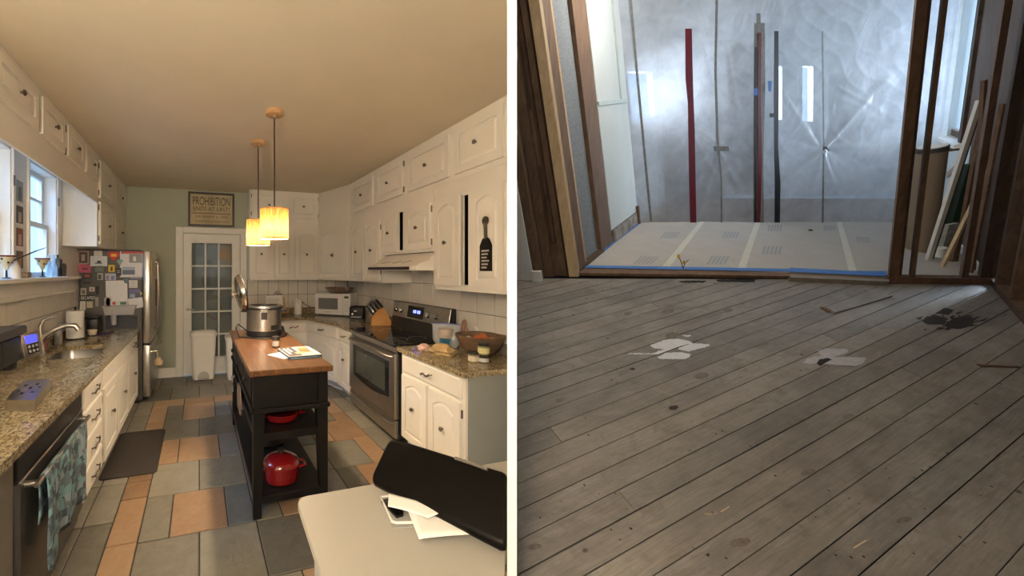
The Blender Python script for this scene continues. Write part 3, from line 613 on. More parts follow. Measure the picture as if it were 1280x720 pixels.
# worktops
tag(MB().prism([(FR-.035, 2.30, .872), (pb(2.30), 2.30, .872), (AR-.004, 2.66, .872), (AR-.004, 3.27, .872), (FR-.035, 3.27, .872)], (0, 0, .04)).build('worktop', GRAN), 'short speckled granite worktop with the wooden bowl next to the stove', 'worktop')
m = MB(); m.prism([(FR-.035, 4.455, .872), (AR-.004, 4.455, .872), (AR-.004, BB-.008, .872), (.735, BB-.008, .872), (.735, 5.70, .872), (1.545, 5.70, .872), (FR-.035, 4.92, .872)], (0, 0, .04))
m.box(.735, AR-.03, BB-.03, BB-.009, .912, 1.0); m.box(AR-.03, AR-.009, 4.455, BB-.03, .912, 1.0)
tag(m.build('worktop', GRAN), 'corner granite worktop under the microwave', 'worktop')
# ================================================================== stove
st = thing('electric_stove', 'stainless electric stove with black glass cooktop between the base cabinets', 'stove', (2.08, 3.86, 0))
s0, s1 = 3.285, 4.445
MB().box(1.79, AR-.06, s0, s1, .03, .90).build('body', BLACK, st)
ck = MB().box(1.735, AR-.14, s0-.006, s1+.006, .90, .922, .005).build('cooktop', BLACKG, st)
for a, b, r in ((1.92, 4.15, .09), (1.92, 3.58, .11), (2.16, 4.15, .11), (2.16, 3.58, .085)):
    m = MB(); m.lathe([(r, 0), (r+.004, .0006)], (a, b, .9222), 28, cap0=False, cap1=False); m.build('burner_ring', GPL, ck)
MB().box(1.765, 1.79, s0+.01, s1-.005, .84, .897, .004).build('front_rail', STEEL, st)
m = MB(frame((1.79, s1-.006, 0), (0, -1, 0), (-1, 0, 0))); W = s1-s0-.02
n = 12; wi = [(.13, 0, .37+0)] ; z0, z1 = .22, .835
inn = [(.11, 0, .40)] + [(.11+(W-.22)*k/n, 0, .40-.045*math.sin(math.pi*k/n)) for k in range(1, n)] + [(W-.11, 0, .40), (W-.11, 0, .745), (.11, 0, .745)]
oo = [(0, 0, z0)] + [(W*k/n, 0, z0) for k in range(1, n)] + [(W, 0, z0), (W, 0, z1), (0, 0, z1)]
m.ring(oo, inn, (0, .045, 0)); od = m.build('oven_door', STEEL, st)
m = MB(frame((1.79, s1-.006, 0), (0, -1, 0), (-1, 0, 0))); m.box(.09, W-.09, .03, .040, .33, .76); m.build('window', BLACKG, od)
m = MB(frame((1.79, s1-.006, 0), (0, -1, 0), (-1, 0, 0))); m.box(.2, W-.2, .0405, .042, .43, .70, .003); m.build('inner_glass', plain('oven_inner_glass', (.05, .055, .05), .12), od)
m = MB(); m.tube([(1.745, s1-.05, .80), (1.71, s1-.08, .805), (1.69, (s0+s1)/2, .805), (1.71, s0+.08, .805), (1.745, s0+.05, .80)], .014, 10); m.build('handle', STEEL, od, 50)
dd = MB().box(1.75, 1.79, s0+.012, s1-.008, .035, .205, .008).build('storage_drawer', STEEL, st)
m = MB(); m.tube([(1.75, s1-.04, .175), (1.725, s1-.1, .165), (1.72, (s0+s1)/2, .15), (1.725, s0+.1, .165), (1.75, s0+.04, .175)], .012, 8); m.build('handle', STEEL, dd, 50)
cp = MB().hexa([(2.30, s0, .923), (AR-.05, s0, .923), (AR-.05, s1, .923), (2.30, s1, .923), (2.36, s0, 1.24), (AR-.05, s0, 1.24), (AR-.05, s1, 1.24), (2.36, s1, 1.24)]).build('backguard', BLACK, st)
nrm = Vector((-1, 0, .19)).normalized(); Mp = frame((2.329, s1, 1.05), (0, -1, 0), nrm, Vector((.19, 0, 1)))
MB(Mp).box(.0, s1-s0, .0, .012, .01, .19, .004).build('control_panel', STEEL, cp)
for x in (.10, .23, .80, .95):
    m = MB(Mp); m.lathe([(.034, 0), (.032, .02), (.026, .03)], (x, .012, .09), 16, (0, 1, 0)); m.build('knob', CHROME, cp, 40)
MB(Mp).box(.36, .70, .012, .015, .03, .165, .002).build('display', BLACKG, cp)
for x in (.50, .535, .585, .62): MB(Mp).box(x-.011, x+.011, .0152, .0158, .085, .12).build('clock_segment', emit('blue_led', (.12, .15, 1), 4), cp)
# range hood
hd = thing('range_hood', 'cream range hood with a black strip mounted over the stove', 'range hood', (2.2, 3.65, 1.61))
h0, h1 = 3.125, 4.17
m = MB(); prof = [(AR-.01, 1.62), (1.87, 1.62), (1.87, 1.66), (1.90, 1.68), (2.0, 1.715), (2.08, 1.79), (AR-.01, 1.79)]
m.prism([(a, h0, z) for a, z in prof], (0, h1-h0, 0)); m.build('canopy', CAB, hd, 30)
MB().box(1.862, 1.871, h0+.12, h1-.01, 1.627, 1.655).build('vent_strip', BLACK, hd)
MB(frame((2.043, 3.42, 1.745), (0, -1, 0), (-.66, 0, .75), (.75, 0, .66))).box(0, .22, .001, .006, -.015, .022).build('control_plate', BLACK, hd)
for b in (3.95, 3.7, 3.5): 
    m = MB(); m.tube([(1.935, b, 1.695), (1.965, b-.06, 1.706), (1.995, b-.09, 1.716)], .003, 5); m.build('scuff', plain('scuff_grey', (.3, .26, .2), .7), hd)
# ================================================================== upper cabinets, back and right
UZ0 = 1.47
MBu = frame((0, 6.02, 0), (1, 0, 0), (0, -1, 0))
t = thing('wall_cabinet', 'white upper cabinet with five doors above the cookbook stand', 'cabinet', (1.27, 6.18, UZ0))
MB().box(.735, 1.835, 6.02, BB-.008, UZ0, ZC-.004).build('body', CAB, t)
door_part(t, MBu, .765, 1.29, 2.435, 2.815, False, 'c', hinge='l'); door_part(t, MBu, 1.34, 1.81, 2.435, 2.815, False, 'c', hinge='r')
for x0, x1 in ((.75, 1.07), (1.12, 1.40), (1.44, 1.81)): door_part(t, MBu, x0, x1, 1.50, 2.26, True, 'c', kz=1.87)
eA, eB = Vector((1.835, 6.02, 0)), Vector((2.07, 5.23, 0)); eu = (eB-eA).normalized(); en = Vector((eu.y, -eu.x, 0)); en = en if en.x < 0 else -en; eL = (eB-eA).length
ME = frame(eA, eu, en)
t = thing('wall_cabinet', 'white diagonal corner upper cabinet with one arched door', 'cabinet', (2.2, 5.9, UZ0))
MB().prism([(eA.x+.001, eA.y, UZ0), (eB.x, eB.y+.001, UZ0), (AR-.008, 5.231, UZ0), (AR-.008, BB-.008, UZ0), (eA.x+.001, BB-.008, UZ0)], (0, 0, ZC-.004-UZ0)).build('body', CAB, t)
d = door_part(t, ME, .04, eL-.05, 1.50, 2.26, True, None)
m = MB(ME); m.lathe([(.036, 0), (.036, .005), (.02, .008)], (eL/2, .02, 1.85), 18, (0, 1, 0)); m.build('rosette', STEEL, d, 40); knob(d, ME, eL/2, 1.85, .027)
MRu = frame((2.07, 0, 0), (0, -1, 0), (-1, 0, 0))
t = thing('wall_cabinet', 'white upper cabinet left of the range hood, two tall arched doors', 'cabinet', (2.26, 4.7, UZ0))
MB().box(2.07, AR-.008, 4.20, 5.229, UZ0, 2.38).build('body', CAB, t); MB().box(2.07, AR-.008, 3.64, 5.229, 2.381, ZC-.004).build('upper_body', CAB, t)
for b0, b1 in ((5.16, 4.73), (4.69, 4.25)): door_part(t, MRu, -b0, -b1, 1.50, 2.24, True, 'c', kz=1.87, hinge='r' if b1 < 4.5 else None)
for b0, b1 in ((5.10, 4.45), (4.35, 3.70)): door_part(t, MRu, -b0, -b1, 2.425, 2.80, False, 'c', hinge='r' if b1 < 4 else None)
def open_box(t, a0, a1, b0, b1, z0, z1, th=.02):
    m = MB(); m.box(a0, a1, b0, b1, z0, z0+th); m.box(a0, a1, b0, b1, z1-th, z1); m.box(a1-th, a1, b0, b1, z0+th, z1-th); m.box(a0, a1-th, b0, b0+th, z0+th, z1-th); m.box(a0, a1-th, b1-th, b1, z0+th, z1-th)
    return m.build('body', CAB, t)
t = thing('wall_cabinet', 'short white upper cabinet directly above the range hood, a dark gap between its doors', 'cabinet', (2.26, 3.66, 1.795))
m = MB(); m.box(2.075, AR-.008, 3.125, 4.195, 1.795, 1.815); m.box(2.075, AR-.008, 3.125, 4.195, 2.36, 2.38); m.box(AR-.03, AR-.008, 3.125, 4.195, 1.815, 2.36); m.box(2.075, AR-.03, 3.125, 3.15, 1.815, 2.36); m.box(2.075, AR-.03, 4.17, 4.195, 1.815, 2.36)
m.build('body', BLACK, t)  # white carcase coloured black: shade inside the door gap put into the colour
m = MB(); m.box(2.055, 2.075, 3.125, 4.195, 1.795, 1.835); m.box(2.055, 2.075, 3.125, 4.195, 2.245, 2.38); m.box(2.055, 2.075, 3.80, 4.195, 1.835, 2.245); m.box(2.055, 2.075, 3.125, 3.695, 1.835, 2.245); m.build('face_frame', CAB, t)
MRf = frame((2.055, 0, 0), (0, -1, 0), (-1, 0, 0))
door_part(t, MRf, -4.15, -3.80, 1.825, 2.25, True, 'c'); door_part(t, MRf, -3.60, -3.16, 1.825, 2.25, True, 'c', hinge='r')
t = thing('wall_cabinet', 'white upper cabinet with a door ajar, above the wooden bowl', 'cabinet', (2.26, 2.75, UZ0))
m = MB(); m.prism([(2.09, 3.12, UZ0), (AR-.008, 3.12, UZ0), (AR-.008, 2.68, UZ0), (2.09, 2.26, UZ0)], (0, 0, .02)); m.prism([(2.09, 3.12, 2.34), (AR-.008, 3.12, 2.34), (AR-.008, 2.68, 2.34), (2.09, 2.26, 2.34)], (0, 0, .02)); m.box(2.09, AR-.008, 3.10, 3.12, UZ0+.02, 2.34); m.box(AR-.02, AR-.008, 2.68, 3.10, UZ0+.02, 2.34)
m.build('body', BLACK, t)  # black here puts the shade behind the ajar door into the carcase colour
m = MB(); m.prism([(2.07, 3.63, 2.381), (AR-.008, 3.63, 2.381), (AR-.008, 2.68, 2.381), (2.07, 2.24, 2.381)], (0, 0, ZC-.004-2.381)); m.build('upper_body', CAB, t)
m = MB(); m.box(2.07, 2.09, 2.24, 3.122, UZ0-.02, 1.50); m.box(2.07, 2.09, 2.24, 3.122, 2.235, 2.38); m.box(2.07, 2.09, 2.735, 3.122, 1.50, 2.235); m.box(2.07, 2.09, 2.24, 2.665, 1.50, 2.235); m.build('face_frame', CAB, t)
MRn = frame((2.07, 0, 0), (0, -1, 0), (-1, 0, 0))
ajar = frame((2.07, 3.105, 0), Vector((-.06, -1, 0)), Vector((-1, .06, 0)))
door_part(t, ajar, 0.0, .385, 1.49, 2.25, True, 'c', kz=1.86, hinge='l'); nd = door_part(t, MRn, -2.60, -2.255, 1.49, 2.25, True, None)
door_part(t, MRn, -3.58, -2.90, 2.425, 2.80, False, 'c', hinge='l'); door_part(t, MRn, -2.82, -2.26, 2.425, 2.80, False, 'c')
# black lettered paddle hanging on that door
pd_ = thing('bottle_opener', 'black lettered paddle opener hanging on the upper cabinet door', 'opener', (2.04, 2.42, 1.63))
Mo = frame((2.045, 2.425, 1.615), (0, -1, 0), (-1, 0, 0))
m = MB(Mo); m.prism([(-.06, 0, 0), (.06, 0, 0), (.06, 0, .19), (.035, 0, .235), (.017, 0, .25), (-.017, 0, .25), (-.035, 0, .235), (-.06, 0, .19)], (0, .012, 0)); m.build('blade', BLACKW, pd_)
m = MB(Mo); m.tube([(0, .006, .24), (0, .012, .36)], .014, 8); m.lathe([(.018, 0), (.034, .004), (.034, .01), (.018, .013)], (0, .004, .375), 14, (0, 1, 0)); m.build('handle', PEWTER, pd_, 40)
for i in range(6):
    MB(Mo).box(-.04, .04-.012*(i % 3), .0121, .0130, .145-.025*i, .157-.025*i).build('lettering', flatmat((.42, .4, .36)), pd_)
# ================================================================== pendant lights and sign
def shade_mat():
    m, nt, p = newmat('linen_shade'); v = coords(nt, (1, 1, .15)); n = noisetex(nt, v, 90, 3, .6)
    c = ramp(nt, n, [(.3, (.055, .024, .006)), (.7, (.15, .078, .024))])
    tr = nt.nodes.new('ShaderNodeBsdfTranslucent'); df = nt.nodes.new('ShaderNodeBsdfDiffuse'); mx = nt.nodes.new('ShaderNodeMixShader'); mx.inputs[0].default_value = .55
    nt.links.new(c, tr.inputs[0]); nt.links.new(c, df.inputs[0]); nt.links.new(df.outputs[0], mx.inputs[1]); nt.links.new(tr.outputs[0], mx.inputs[2])
    nt.links.new(mx.outputs[0], nt.nodes['Material Output'].inputs[0]); return m
SHADE = shade_mat(); BULB = emit('warm_bulb', (1, .72, .38), 8)
def pendant(label, c, zb, zt, r, power):
    t = thing('pendant_lamp', label, 'lamp', (c[0], c[1], zb), 'pleated pendant lamps over the island')
    m = MB(); loops = []
    seg = 72
    for z in (zb, zt): loops.append([(c[0]+(r+.004*(i % 2))*math.cos(2*math.pi*i/seg), c[1]+(r+.004*(i % 2))*math.sin(2*math.pi*i/seg), z) for i in range(seg)])
    m.loft(loops, False, False); m.build('lamp_shade', SHADE, t)
    for z in (zb+.003, zt-.003):
        m = MB(); m.tube([(c[0]+(r+.003)*math.cos(k*math.pi/20), c[1]+(r+.003)*math.sin(k*math.pi/20), z) for k in range(41)], .004, 5); m.build('shade_ring', LIGHTWOOD, t)
    m = MB(); m.cyl((c[0], c[1], zt-.02), (c[0], c[1], ZC-.03), .006, None, 8); m.build('cord', plain('bronze_rod', (.05, .03, .03), .4, .5), t, 40)
    m = MB(); m.cyl((c[0], c[1], zt-.06), (c[0], c[1], zt-.01), .02, None, 10)
    for k in range(3):
        a = k*2.1; m.tube([(c[0], c[1], zt-.02), (c[0]+r*math.cos(a), c[1]+r*math.sin(a), zt-.01)], .003, 5)
    m.build('socket', PEWTER, t)
    m = MB(); m.lathe([(.012, .0), (.028, -.03), (.03, -.055), (.018, -.08)], (c[0], c[1], zt-.06), 12); m.build('bulb', BULB, t, 60)
    m = MB(); m.lathe([(.068, 0), (.07, -.035), (.06, -.04)], (c[0], c[1], ZC-.002), 24); m.lathe([(.012, -.04), (.006, -.055)], (c[0], c[1], ZC-.002), 8); m.build('canopy', LIGHTWOOD, t, 40)
    MB().lathe([(r-.004, 0), (r-.004, .002), (.008, .003)], (c[0], c[1], zt-.012), 32).build('added_top_disc', plain('added_disc_tan', (.55, .42, .25), .8), t)  # disc added to hold back light thrown up at the ceiling
    l = point_light('pendant_bulb_light', (c[0], c[1], zt-.15), power, (1, .76, .50), .045)
pendant('pleated linen pendant lamp above the stack of magazines', (.557, 3.007), 1.866, 2.097, .106, 60)
pendant('pleated linen pendant lamp above the pressure cooker', (.54, 3.76), 1.862, 2.102, .108, 60)
sg = thing('wall_sign', 'framed vintage PROHIBITION ENDS AT LAST sign over the door', 'sign', (.185, BB-.02, 2.30))
Ms = frame((.185, BB-.004, 2.30), (1, 0, 0), (0, -1, 0))
m = MB(Ms); m.ring([(-.347, 0, 0), (.347, 0, 0), (.347, 0, .53), (-.347, 0, .53)], [(-.315, 0, .032), (.315, 0, .032), (.315, 0, .498), (-.315, 0, .498)], (0, .025, 0)); m.build('frame', plain('dark_frame_wood', (.03, .022, .016), .4), sg)
MB(Ms).box(-.316, .316, 0, .01, .031, .499).build('print', plain('aged_paper', (.50, .42, .26), .8, var=.18, scale=5), sg)
INK = flatmat((.03, .022, .018))
text_mesh('lettering', 'PROHIBITION', Ms @ Matrix.Translation((.0, .0106, .33)), .13, INK, sg, .56)
text_mesh('lettering', 'ENDS AT LAST!', Ms @ Matrix.Translation((.0, .0106, .245)), .063, INK, sg, .54)
MB(Ms).box(-.29, .29, .0101, .0112, .20, .212).build('rule', flatmat((.12, .05, .03)), sg)
text_mesh('lettering', 'DECEMBER 5, 1933', Ms @ Matrix.Translation((.0, .0106, .135)), .035, INK, sg, .48)
MB(Ms).box(-.25, .26, .0101, .0112, .075, .085).build('rule', flatmat((.2, .14, .08)), sg)
# ================================================================== island
IA0, IA1, IB0, IB1, IZ = .305, .872, 2.52, 4.30, .975
isl = thing('kitchen_island', 'black kitchen island with a butcher block top and open shelves', 'island', ((IA0+IA1)/2, (IB0+IB1)/2, 0))
m = MB(); m.box(IA0, IA1, IB0, IB1, IZ-.04, IZ, .005); m.build('worktop', BUTCH, isl)
x0, x1, y0, y1 = IA0+.03, IA1-.03, IB0+.03, IB1-.06
MB().box(x0+.012, x1-.012, y0+.008, y1-.012, .72, IZ-.041).build('drawer_case', BLACKW, isl)
MB().box(x0-.014, x1+.014, y0-.018, y1+.014, .69, .72, .006).build('moulding', BLACKW, isl)
for xa, sx in ((x0, 1), (x1, -1)):
    for ya, sy in ((y0, 1), (y1, -1)):
        w_, w2 = .075*sx, .052*sx; q, q2 = .075*sy, .052*sy
        pts = [(xa, ya, .002), (xa+w2, ya, .002), (xa+w2, ya+q2, .002), (xa, ya+q2, .002), (xa, ya, .69), (xa+w_, ya, .69), (xa+w_, ya+q, .69), (xa, ya+q, .69)]
        m = MB(); m.hexa(pts); m.box(min(xa, xa+w_*.9), max(xa, xa+w_*.9), min(ya, ya+q*.9), max(ya, ya+q*.9), .72, IZ-.041); m.build('leg', BLACKW, isl)
for z in (.55, .14):
    MB().box(x0+.01, x1-.01, y0+.01, y1-.01, z-.05, z, .003).build('shelf', BLACKW, isl)
for i in range(3):
    b0 = y0+.10+i*.53; dwr = MB().box(x0-.004, x0+.012, b0, b0+.48, .745, .915, .004).build('drawer', BLACKW, isl)
    m = MB(); m.lathe([(.008, 0), (.008, .012), (.02, .018), (.016, .03)], (x0-.004, b0+.24, .83), 12, (-1, 0, 0)); m.build('knob', BLACK, dwr, 40)
m = MB(); m.tube([(x0-.02, 3.8, .62), (x0-.03, 3.8, .6), (x0-.03, 3.8, .47)], .006, 6); m.tube([(x0-.03, 3.79, .56), (x0-.04, 3.75, .54), (x0-.03, 3.72, .55)], .005, 6)
tag(m.build('bottle_opener', STEEL, None, 50), 'steel opener hanging on the side of the black island', 'opener')
m = MB(); m.prism([(x0-.012, 3.30, .42), (x0-.012, 3.54, .42), (x0-.012, 3.58, .56), (x0-.012, 3.48, .64), (x0-.012, 3.36, .64), (x0-.012, 3.27, .55)], (.01, 0, 0))
tag(m.build('cutting_board', wood('board_wood', [(.16, .1, .06), (.23, .15, .09), (.3, .2, .13)], (8, 2, 8), .6)), 'small brown board leaning on the island shelf side', 'board')
# red cookware on the island shelves
def pot(name, label, c, r, h, lid=True):
    t = thing(name, label, 'pot', c)
    m = MB(); m.lathe([(r*.80, 0), (r*.95, .015), (r, h*.4), (r*1.02, h), (r*.98, h), (r*.94, h*.4), (r*.8, .02)], c, 32, cap1=True); m.build('body', RED, t, 40)
    for sx in (-1, 1):
        m = MB(); x = c[0]+sx*r; m.tube([(x-sx*.01, c[1]-.05, c[2]+h*.8), (x+sx*.035, c[1]-.04, c[2]+h*.84), (x+sx*.04, c[1], c[2]+h*.85), (x+sx*.035, c[1]+.04, c[2]+h*.84), (x-sx*.01, c[1]+.05, c[2]+h*.8)], .012, 8); m.build('handle', RED, t, 50)
    if lid:
        m = MB(); z = c[2]+h+.001; ld = m.lathe([(r*1.04, 0), (r*1.04, .012), (r*.9, .035), (r*.55, .058), (r*.15, .066)], (c[0], c[1], z), 32).build('lid', RED, t, 40)
        m = MB(); m.lathe([(.012, 0), (.012, .012), (.026, .02), (.024, .034), (.01, .038)], (c[0], c[1], z+.065), 14); m.build('knob', BLACK, ld, 40)
    return t
pot('dutch_oven', 'lidded red enamel dutch oven on the lowest island shelf', (.555, 2.74, .141), .128, .115)
pot('braiser_pan', 'shallow red enamel pan on the upper island shelf', (.565, 2.78, .551), .125, .06, False)
m = MB(); m.lathe([(.10, 0), (.13, .02), (.135, .09), (.12, .10), (.02, .11)], (.58, 3.35, .141), 24); tag(m.build('stock_pot', BLACK, None, 40), 'low black pan behind the red dutch oven', 'pan')
m = MB(); m.lathe([(.10, 0), (.12, .02), (.12, .16), (.11, .17), (.02, .19)], (.58, 3.8, .141), 24); tag(m.build('stock_pot', STEELD, None, 40), 'dark steel pot at the far end of the island bottom shelf', 'pot')
# pressure cooker
c = Vector((.62, 3.90, IZ)); ip = thing('pressure_cooker', 'steel electric pressure cooker with its lid raised on the island', 'pressure cooker', c)
R_ = .175
MB().lathe([(R_*.93, .0), (R_*1.0, .012), (R_*1.0, .055), (R_*.97, .06)], c, 36).build('base', BLACK, ip, 40)
MB().lathe([(R_*.97, .06), (R_*.975, .265)], c, 40, cap0=False, cap1=False).build('steel_wall', STEEL, ip, 40)
MB().lathe([(R_*.98, .262), (R_*1.08, .268), (R_*1.08, .285), (R_*.98, .30), (R_*.82, .30), (R_*.8, .14), (.01, .135)], c, 40).build('rim', BLACK, ip, 40)
bd = Vector((-.16, -.987, 0))
Mc = frame(c+Vector((0, 0, 0)), (.987, -.16, 0), (-.16, -.987, 0))
m = MB(Mc); m.hexa([(-.028, R_*.95, .175), (.028, R_*.95, .175), (.028, R_*1.04, .175), (-.028, R_*1.04, .175), (-.03, R_*.95, .262), (.03, R_*.95, .262), (.03, R_*1.06, .262), (-.03, R_*1.06, .262)]); m.build('latch', BLACK, ip)
MB(Mc).hexa([(-.05, R_*1.0, .262), (.05, R_*1.0, .262), (.03, R_*1.09, .245), (-.03, R_*1.09, .245), (-.05, R_*1.0, .272), (.05, R_*1.0, .272), (.03, R_*1.1, .272), (-.03, R_*1.1, .272)]).build('latch_plate', STEEL, ip)
MB(Mc @ Matrix.Rotation(-.62, 4, 'Z')).box(-.04, .04, R_*.955, R_*.985, .07, .115, .003).build('rating_label', BLACK, ip)
for sx in (-1, 1): MB(Mc).box(sx*R_*1.12-.03, sx*R_*1.12+.03, -.04, .04, .235, .25, .004).build('side_handle', BLACK, ip)
lc = c+Vector((-.215, .0, .43)); ax = Vector((-1, -.12, -.20))
MB().lathe([(R_*.99, 0), (R_*.99, .02), (R_*.9, .045), (R_*.5, .062), (.02, .066)], lc, 32, ax).build('lid', CHROME, ip, 40)
MB().lathe([(R_*1.03, -.004), (R_*1.03, .008)], lc, 32, ax).build('lid_rim', BLACK, ip, 40)
e = ax.normalized(); MB().lathe([(.016, .06), (.014, .09), (.034, .095), (.034, .11), (.012, .118)], lc, 14, ax).build('lid_knob', STEEL, ip, 40)
m = MB(); m.tube([lc+Vector((.0, 0, -R_*.98)), c+Vector((-R_*1.05, 0, .27))], .018, 8); m.build('lid_hinge', BLACK, ip)
m = MB(); z = IZ+.006; m.tube([(c.x-.16, c.y+.1, z+.03), (c.x-.24, c.y+.18, z+.09), (c.x-.275, c.y+.05, z+.07), (c.x-.25, c.y-.08, z), (c.x-.15, c.y-.17, z), (c.x-.03, c.y-.25, z), (c.x+.08, c.y-.24, z), (c.x+.17, c.y-.16, z), (c.x+.22, c.y-.04, z+.01)], .006, 6); m.build('power_cord', BLACK, ip, 60)
m = MB(); m.hexa([(.815, 4.06, IZ+.001), (.865, 4.04, IZ+.001), (.865, 4.14, IZ+.001), (.82, 4.16, IZ+.001), (.825, 4.07, IZ+.055), (.85, 4.06, IZ+.055), (.85, 4.13, IZ+.055), (.83, 4.14, IZ+.055)])
tag(m.build('charger_block', BLACK), 'black power brick beside the pressure cooker', 'charger')
def jar(label, c, r, h, glassc, lidc, labelc, grp=None):
    t = thing('spice_jar', label, 'jar', c, grp)
    MB().lathe([(r*.9, 0), (r, .006), (r, h*.7), (r*.85, h*.78)], c, 16).build('glass_body', plain('jar_%d' % int(glassc[0]*1000), glassc, .15), t, 40)
    MB().lathe([(r*1.012, h*.12), (r*1.012, h*.6)], c, 16, cap0=False, cap1=False).build('label_band', flatmat(labelc), t, 40)
    MB().lathe([(r*.98, h*.76), (r*.98, h), (r*.9, h*1.01)], c, 16).build('lid', plain('lid_%d' % int(lidc[0]*1000), lidc, .4), t, 40)
p = PZ(345, 434, IZ); jar('small dark-lidded spice jar on the island butcher block', (p.x, p.y, IZ+.001), .032, .09, (.10, .06, .04), (.02, .018, .016), (.55, .5, .42))
# magazines
q = [PZ(*p_, IZ) for p_ in ((355, 449), (402, 448), (397, 436), (359, 435))]
def sheet(name, label, cat, cx, cy, z, w, h, th, rot, matr):
    M = Matrix.Translation((cx, cy, z)) @ Matrix.Rotation(math.radians(rot), 4, 'Z'); m = MB(M); m.box(-w/2, w/2, -h/2, h/2, 0, th, .001)
    return tag(m.build(name, matr), label, cat), M
cxm, cym = .735, 2.93
o, _ = sheet('loose_paper', 'white sheet poking out under the magazines', 'paper', cxm-.06, cym+.03, IZ+.001, .30, .20, .001, 28, PAPER)
o, _ = sheet('magazine', 'blue-edged magazine at the bottom of the island pile', 'magazine', cxm, cym-.005, IZ+.0025, .245, .33, .010, 5, flatmat((.12, .2, .28)))
o, _ = sheet('magazine', 'dark thin magazine in the middle of the island pile', 'magazine', cxm+.005, cym, IZ+.013, .25, .32, .006, 2, flatmat((.03, .03, .035)))
o, Mm = sheet('magazine', 'food magazine with an orange dish on its cover topping the island pile', 'magazine', cxm, cym, IZ+.0195, .25, .32, .006, 3, flatmat((.7, .67, .62)))
for k, (u0, v0, u1, v1, cc) in enumerate([(-.12, -.155, -.02, .155, (.07, .06, .07)), (-.02, -.13, .1, -.05, (.55, .5, .42)), (.0, -.06, .085, .05, (.6, .16, .05)), (.01, .04, .09, .12, (.62, .25, .1)), (-.05, -.1, .03, -.04, (.4, .38, .2)), (-.10, -.1, -.085, .12, (.7, .7, .7)), (-.07, -.02, -.055, .12, (.7, .7, .7))]):
    mm = MB(Mm); mm.box(u0, u1, v0, v1, .006, .0064+.0002*k); mm.build('cover_print', flatmat(cc), o)
# ================================================================== things on the corner worktop
WT = .913
pL, pR = PY(394, 391, 5.99), PY(438, 394, 5.60); u = Vector((pR.x-pL.x, pR.y-pL.y, 0)); mwW = u.length; u.normalize(); n = Vector((u.y, -u.x, 0)); n = n if n.y < 0 else -n
Mw = frame((pL.x, pL.y, WT), u, n)
mw = thing('microwave_oven', 'white microwave oven set across the worktop corner', 'microwave', ((pL.x+pR.x)/2, (pL.y+pR.y)/2, WT))
MB(Mw).box(0, mwW, -.33, 0, .012, .345, .008).build('body', WPL, mw)
for x in (.05, mwW-.05):
    for y in (-.05, -.28): MB(Mw).cyl((x, y, 0), (x, y, .014), .015).build('foot', BLACK, mw)
d = MB(Mw).box(.004, mwW*.80, 0, .02, .018, .34, .005).build('door', WPL, mw)
MB(Mw).box(mwW*.11, mwW*.66, .0195, .0215, .10, .275, .004).build('window', plain('microwave_window', (.16, .165, .17), .3), d)
p = MB(Mw).box(mwW*.81, mwW-.004, 0, .018, .018, .34, .004).build('control_panel', WPL, mw)
MB(Mw).box(mwW*.84, mwW*.96, .018, .020, .275, .31).build('display', plain('green_display', (.05, .10, .03), .3), p)
for r in range(5):
    for c_ in range(3): MB(Mw).box(mwW*(.84+.042*c_), mwW*(.84+.042*c_+.03), .018, .0195, .07+.036*r, .09+.036*r).build('button', plain('button_grey', (.6, .6, .58), .5), p)
MB(Mw).box(mwW*.32, mwW*.44, .0195, .0205, .055, .063).build('badge', GPL, d)
bc = Mw @ Vector((mwW*.60, -.16, .346)); b = thing('serving_dish', 'clear dish of wrapped snacks on top of the microwave', 'dish', bc)
MB().lathe([(.14, 0), (.17, .01), (.235, .085), (.24, .09), (.225, .088), (.16, .015)], bc, 28).build('dish', glass('brown_glass', (.35, .25, .18), .05, .6), b, 40)
for i in range(9):
    a = i*2.4; r = .03+.016*i; q = bc+Vector((r*math.cos(a), r*math.sin(a), .03+.01*(i % 3)))
    m = MB(Matrix.Translation(q) @ Matrix.Rotation(i*1.3, 4, 'Z') @ Matrix.Rotation(.35, 4, 'X')); m.box(-.06, .06, -.035, .035, 0, .035, .012, 2); m.build('wrapped_snack', flatmat(((.4, .05, .04), (.5, .42, .3), (.12, .10, .1), (.35, .2, .12))[i % 4]), b, 40)
cn = PY(372.5, 391, 6.16); c = (cn.x, cn.y, WT); t = thing('canister', 'white ceramic canister with a clamp lid beside the cookbook', 'canister', c)
MB().lathe([(.058, 0), (.062, .01), (.062, .19), (.055, .20)], c, 20).build('body', WPL, t, 40); MB().lathe([(.062, .2), (.066, .206), (.064, .228), (.03, .24)], c, 20).build('lid', WPL, t, 40)
m = MB(); m.tube([(c[0]+.063, c[1], c[2]+.20), (c[0]+.08, c[1]-.01, c[2]+.17), (c[0]+.066, c[1], c[2]+.13)], .004, 6); m.tube([(c[0]-.01, c[1]-.066, c[2]+.21), (c[0]-.012, c[1]-.075, c[2]+.16)], .004, 6); m.build('wire_clamp', PEWTER, t, 50)
m = MB(); m.tube([(c[0]+.09, BB-.012, c[2]+.22), (c[0]+.16, BB-.02, c[2]+.14), (c[0]+.26, BB-.05, c[2]+.09), (c[0]+.42, BB-.1, c[2]+.08)], .006, 6); tag(m.build('power_cord', BLACK, None, 50), 'black cord running behind the canister to the microwave', 'cord')
p0, p1 = PY(331.5, 392, 6.12), PY(358, 392, 6.12); ck = thing('cookbook_stand', 'light wooden stand holding an open cookbook against the tiles', 'cookbook stand', ((p0.x+p1.x)/2, 6.12, WT))
Mk = frame((p0.x, 6.10, WT+.022), (1, 0, 0), Vector((0, -1, .28)), Vector((0, .28, 1))); kw = p1.x-p0.x
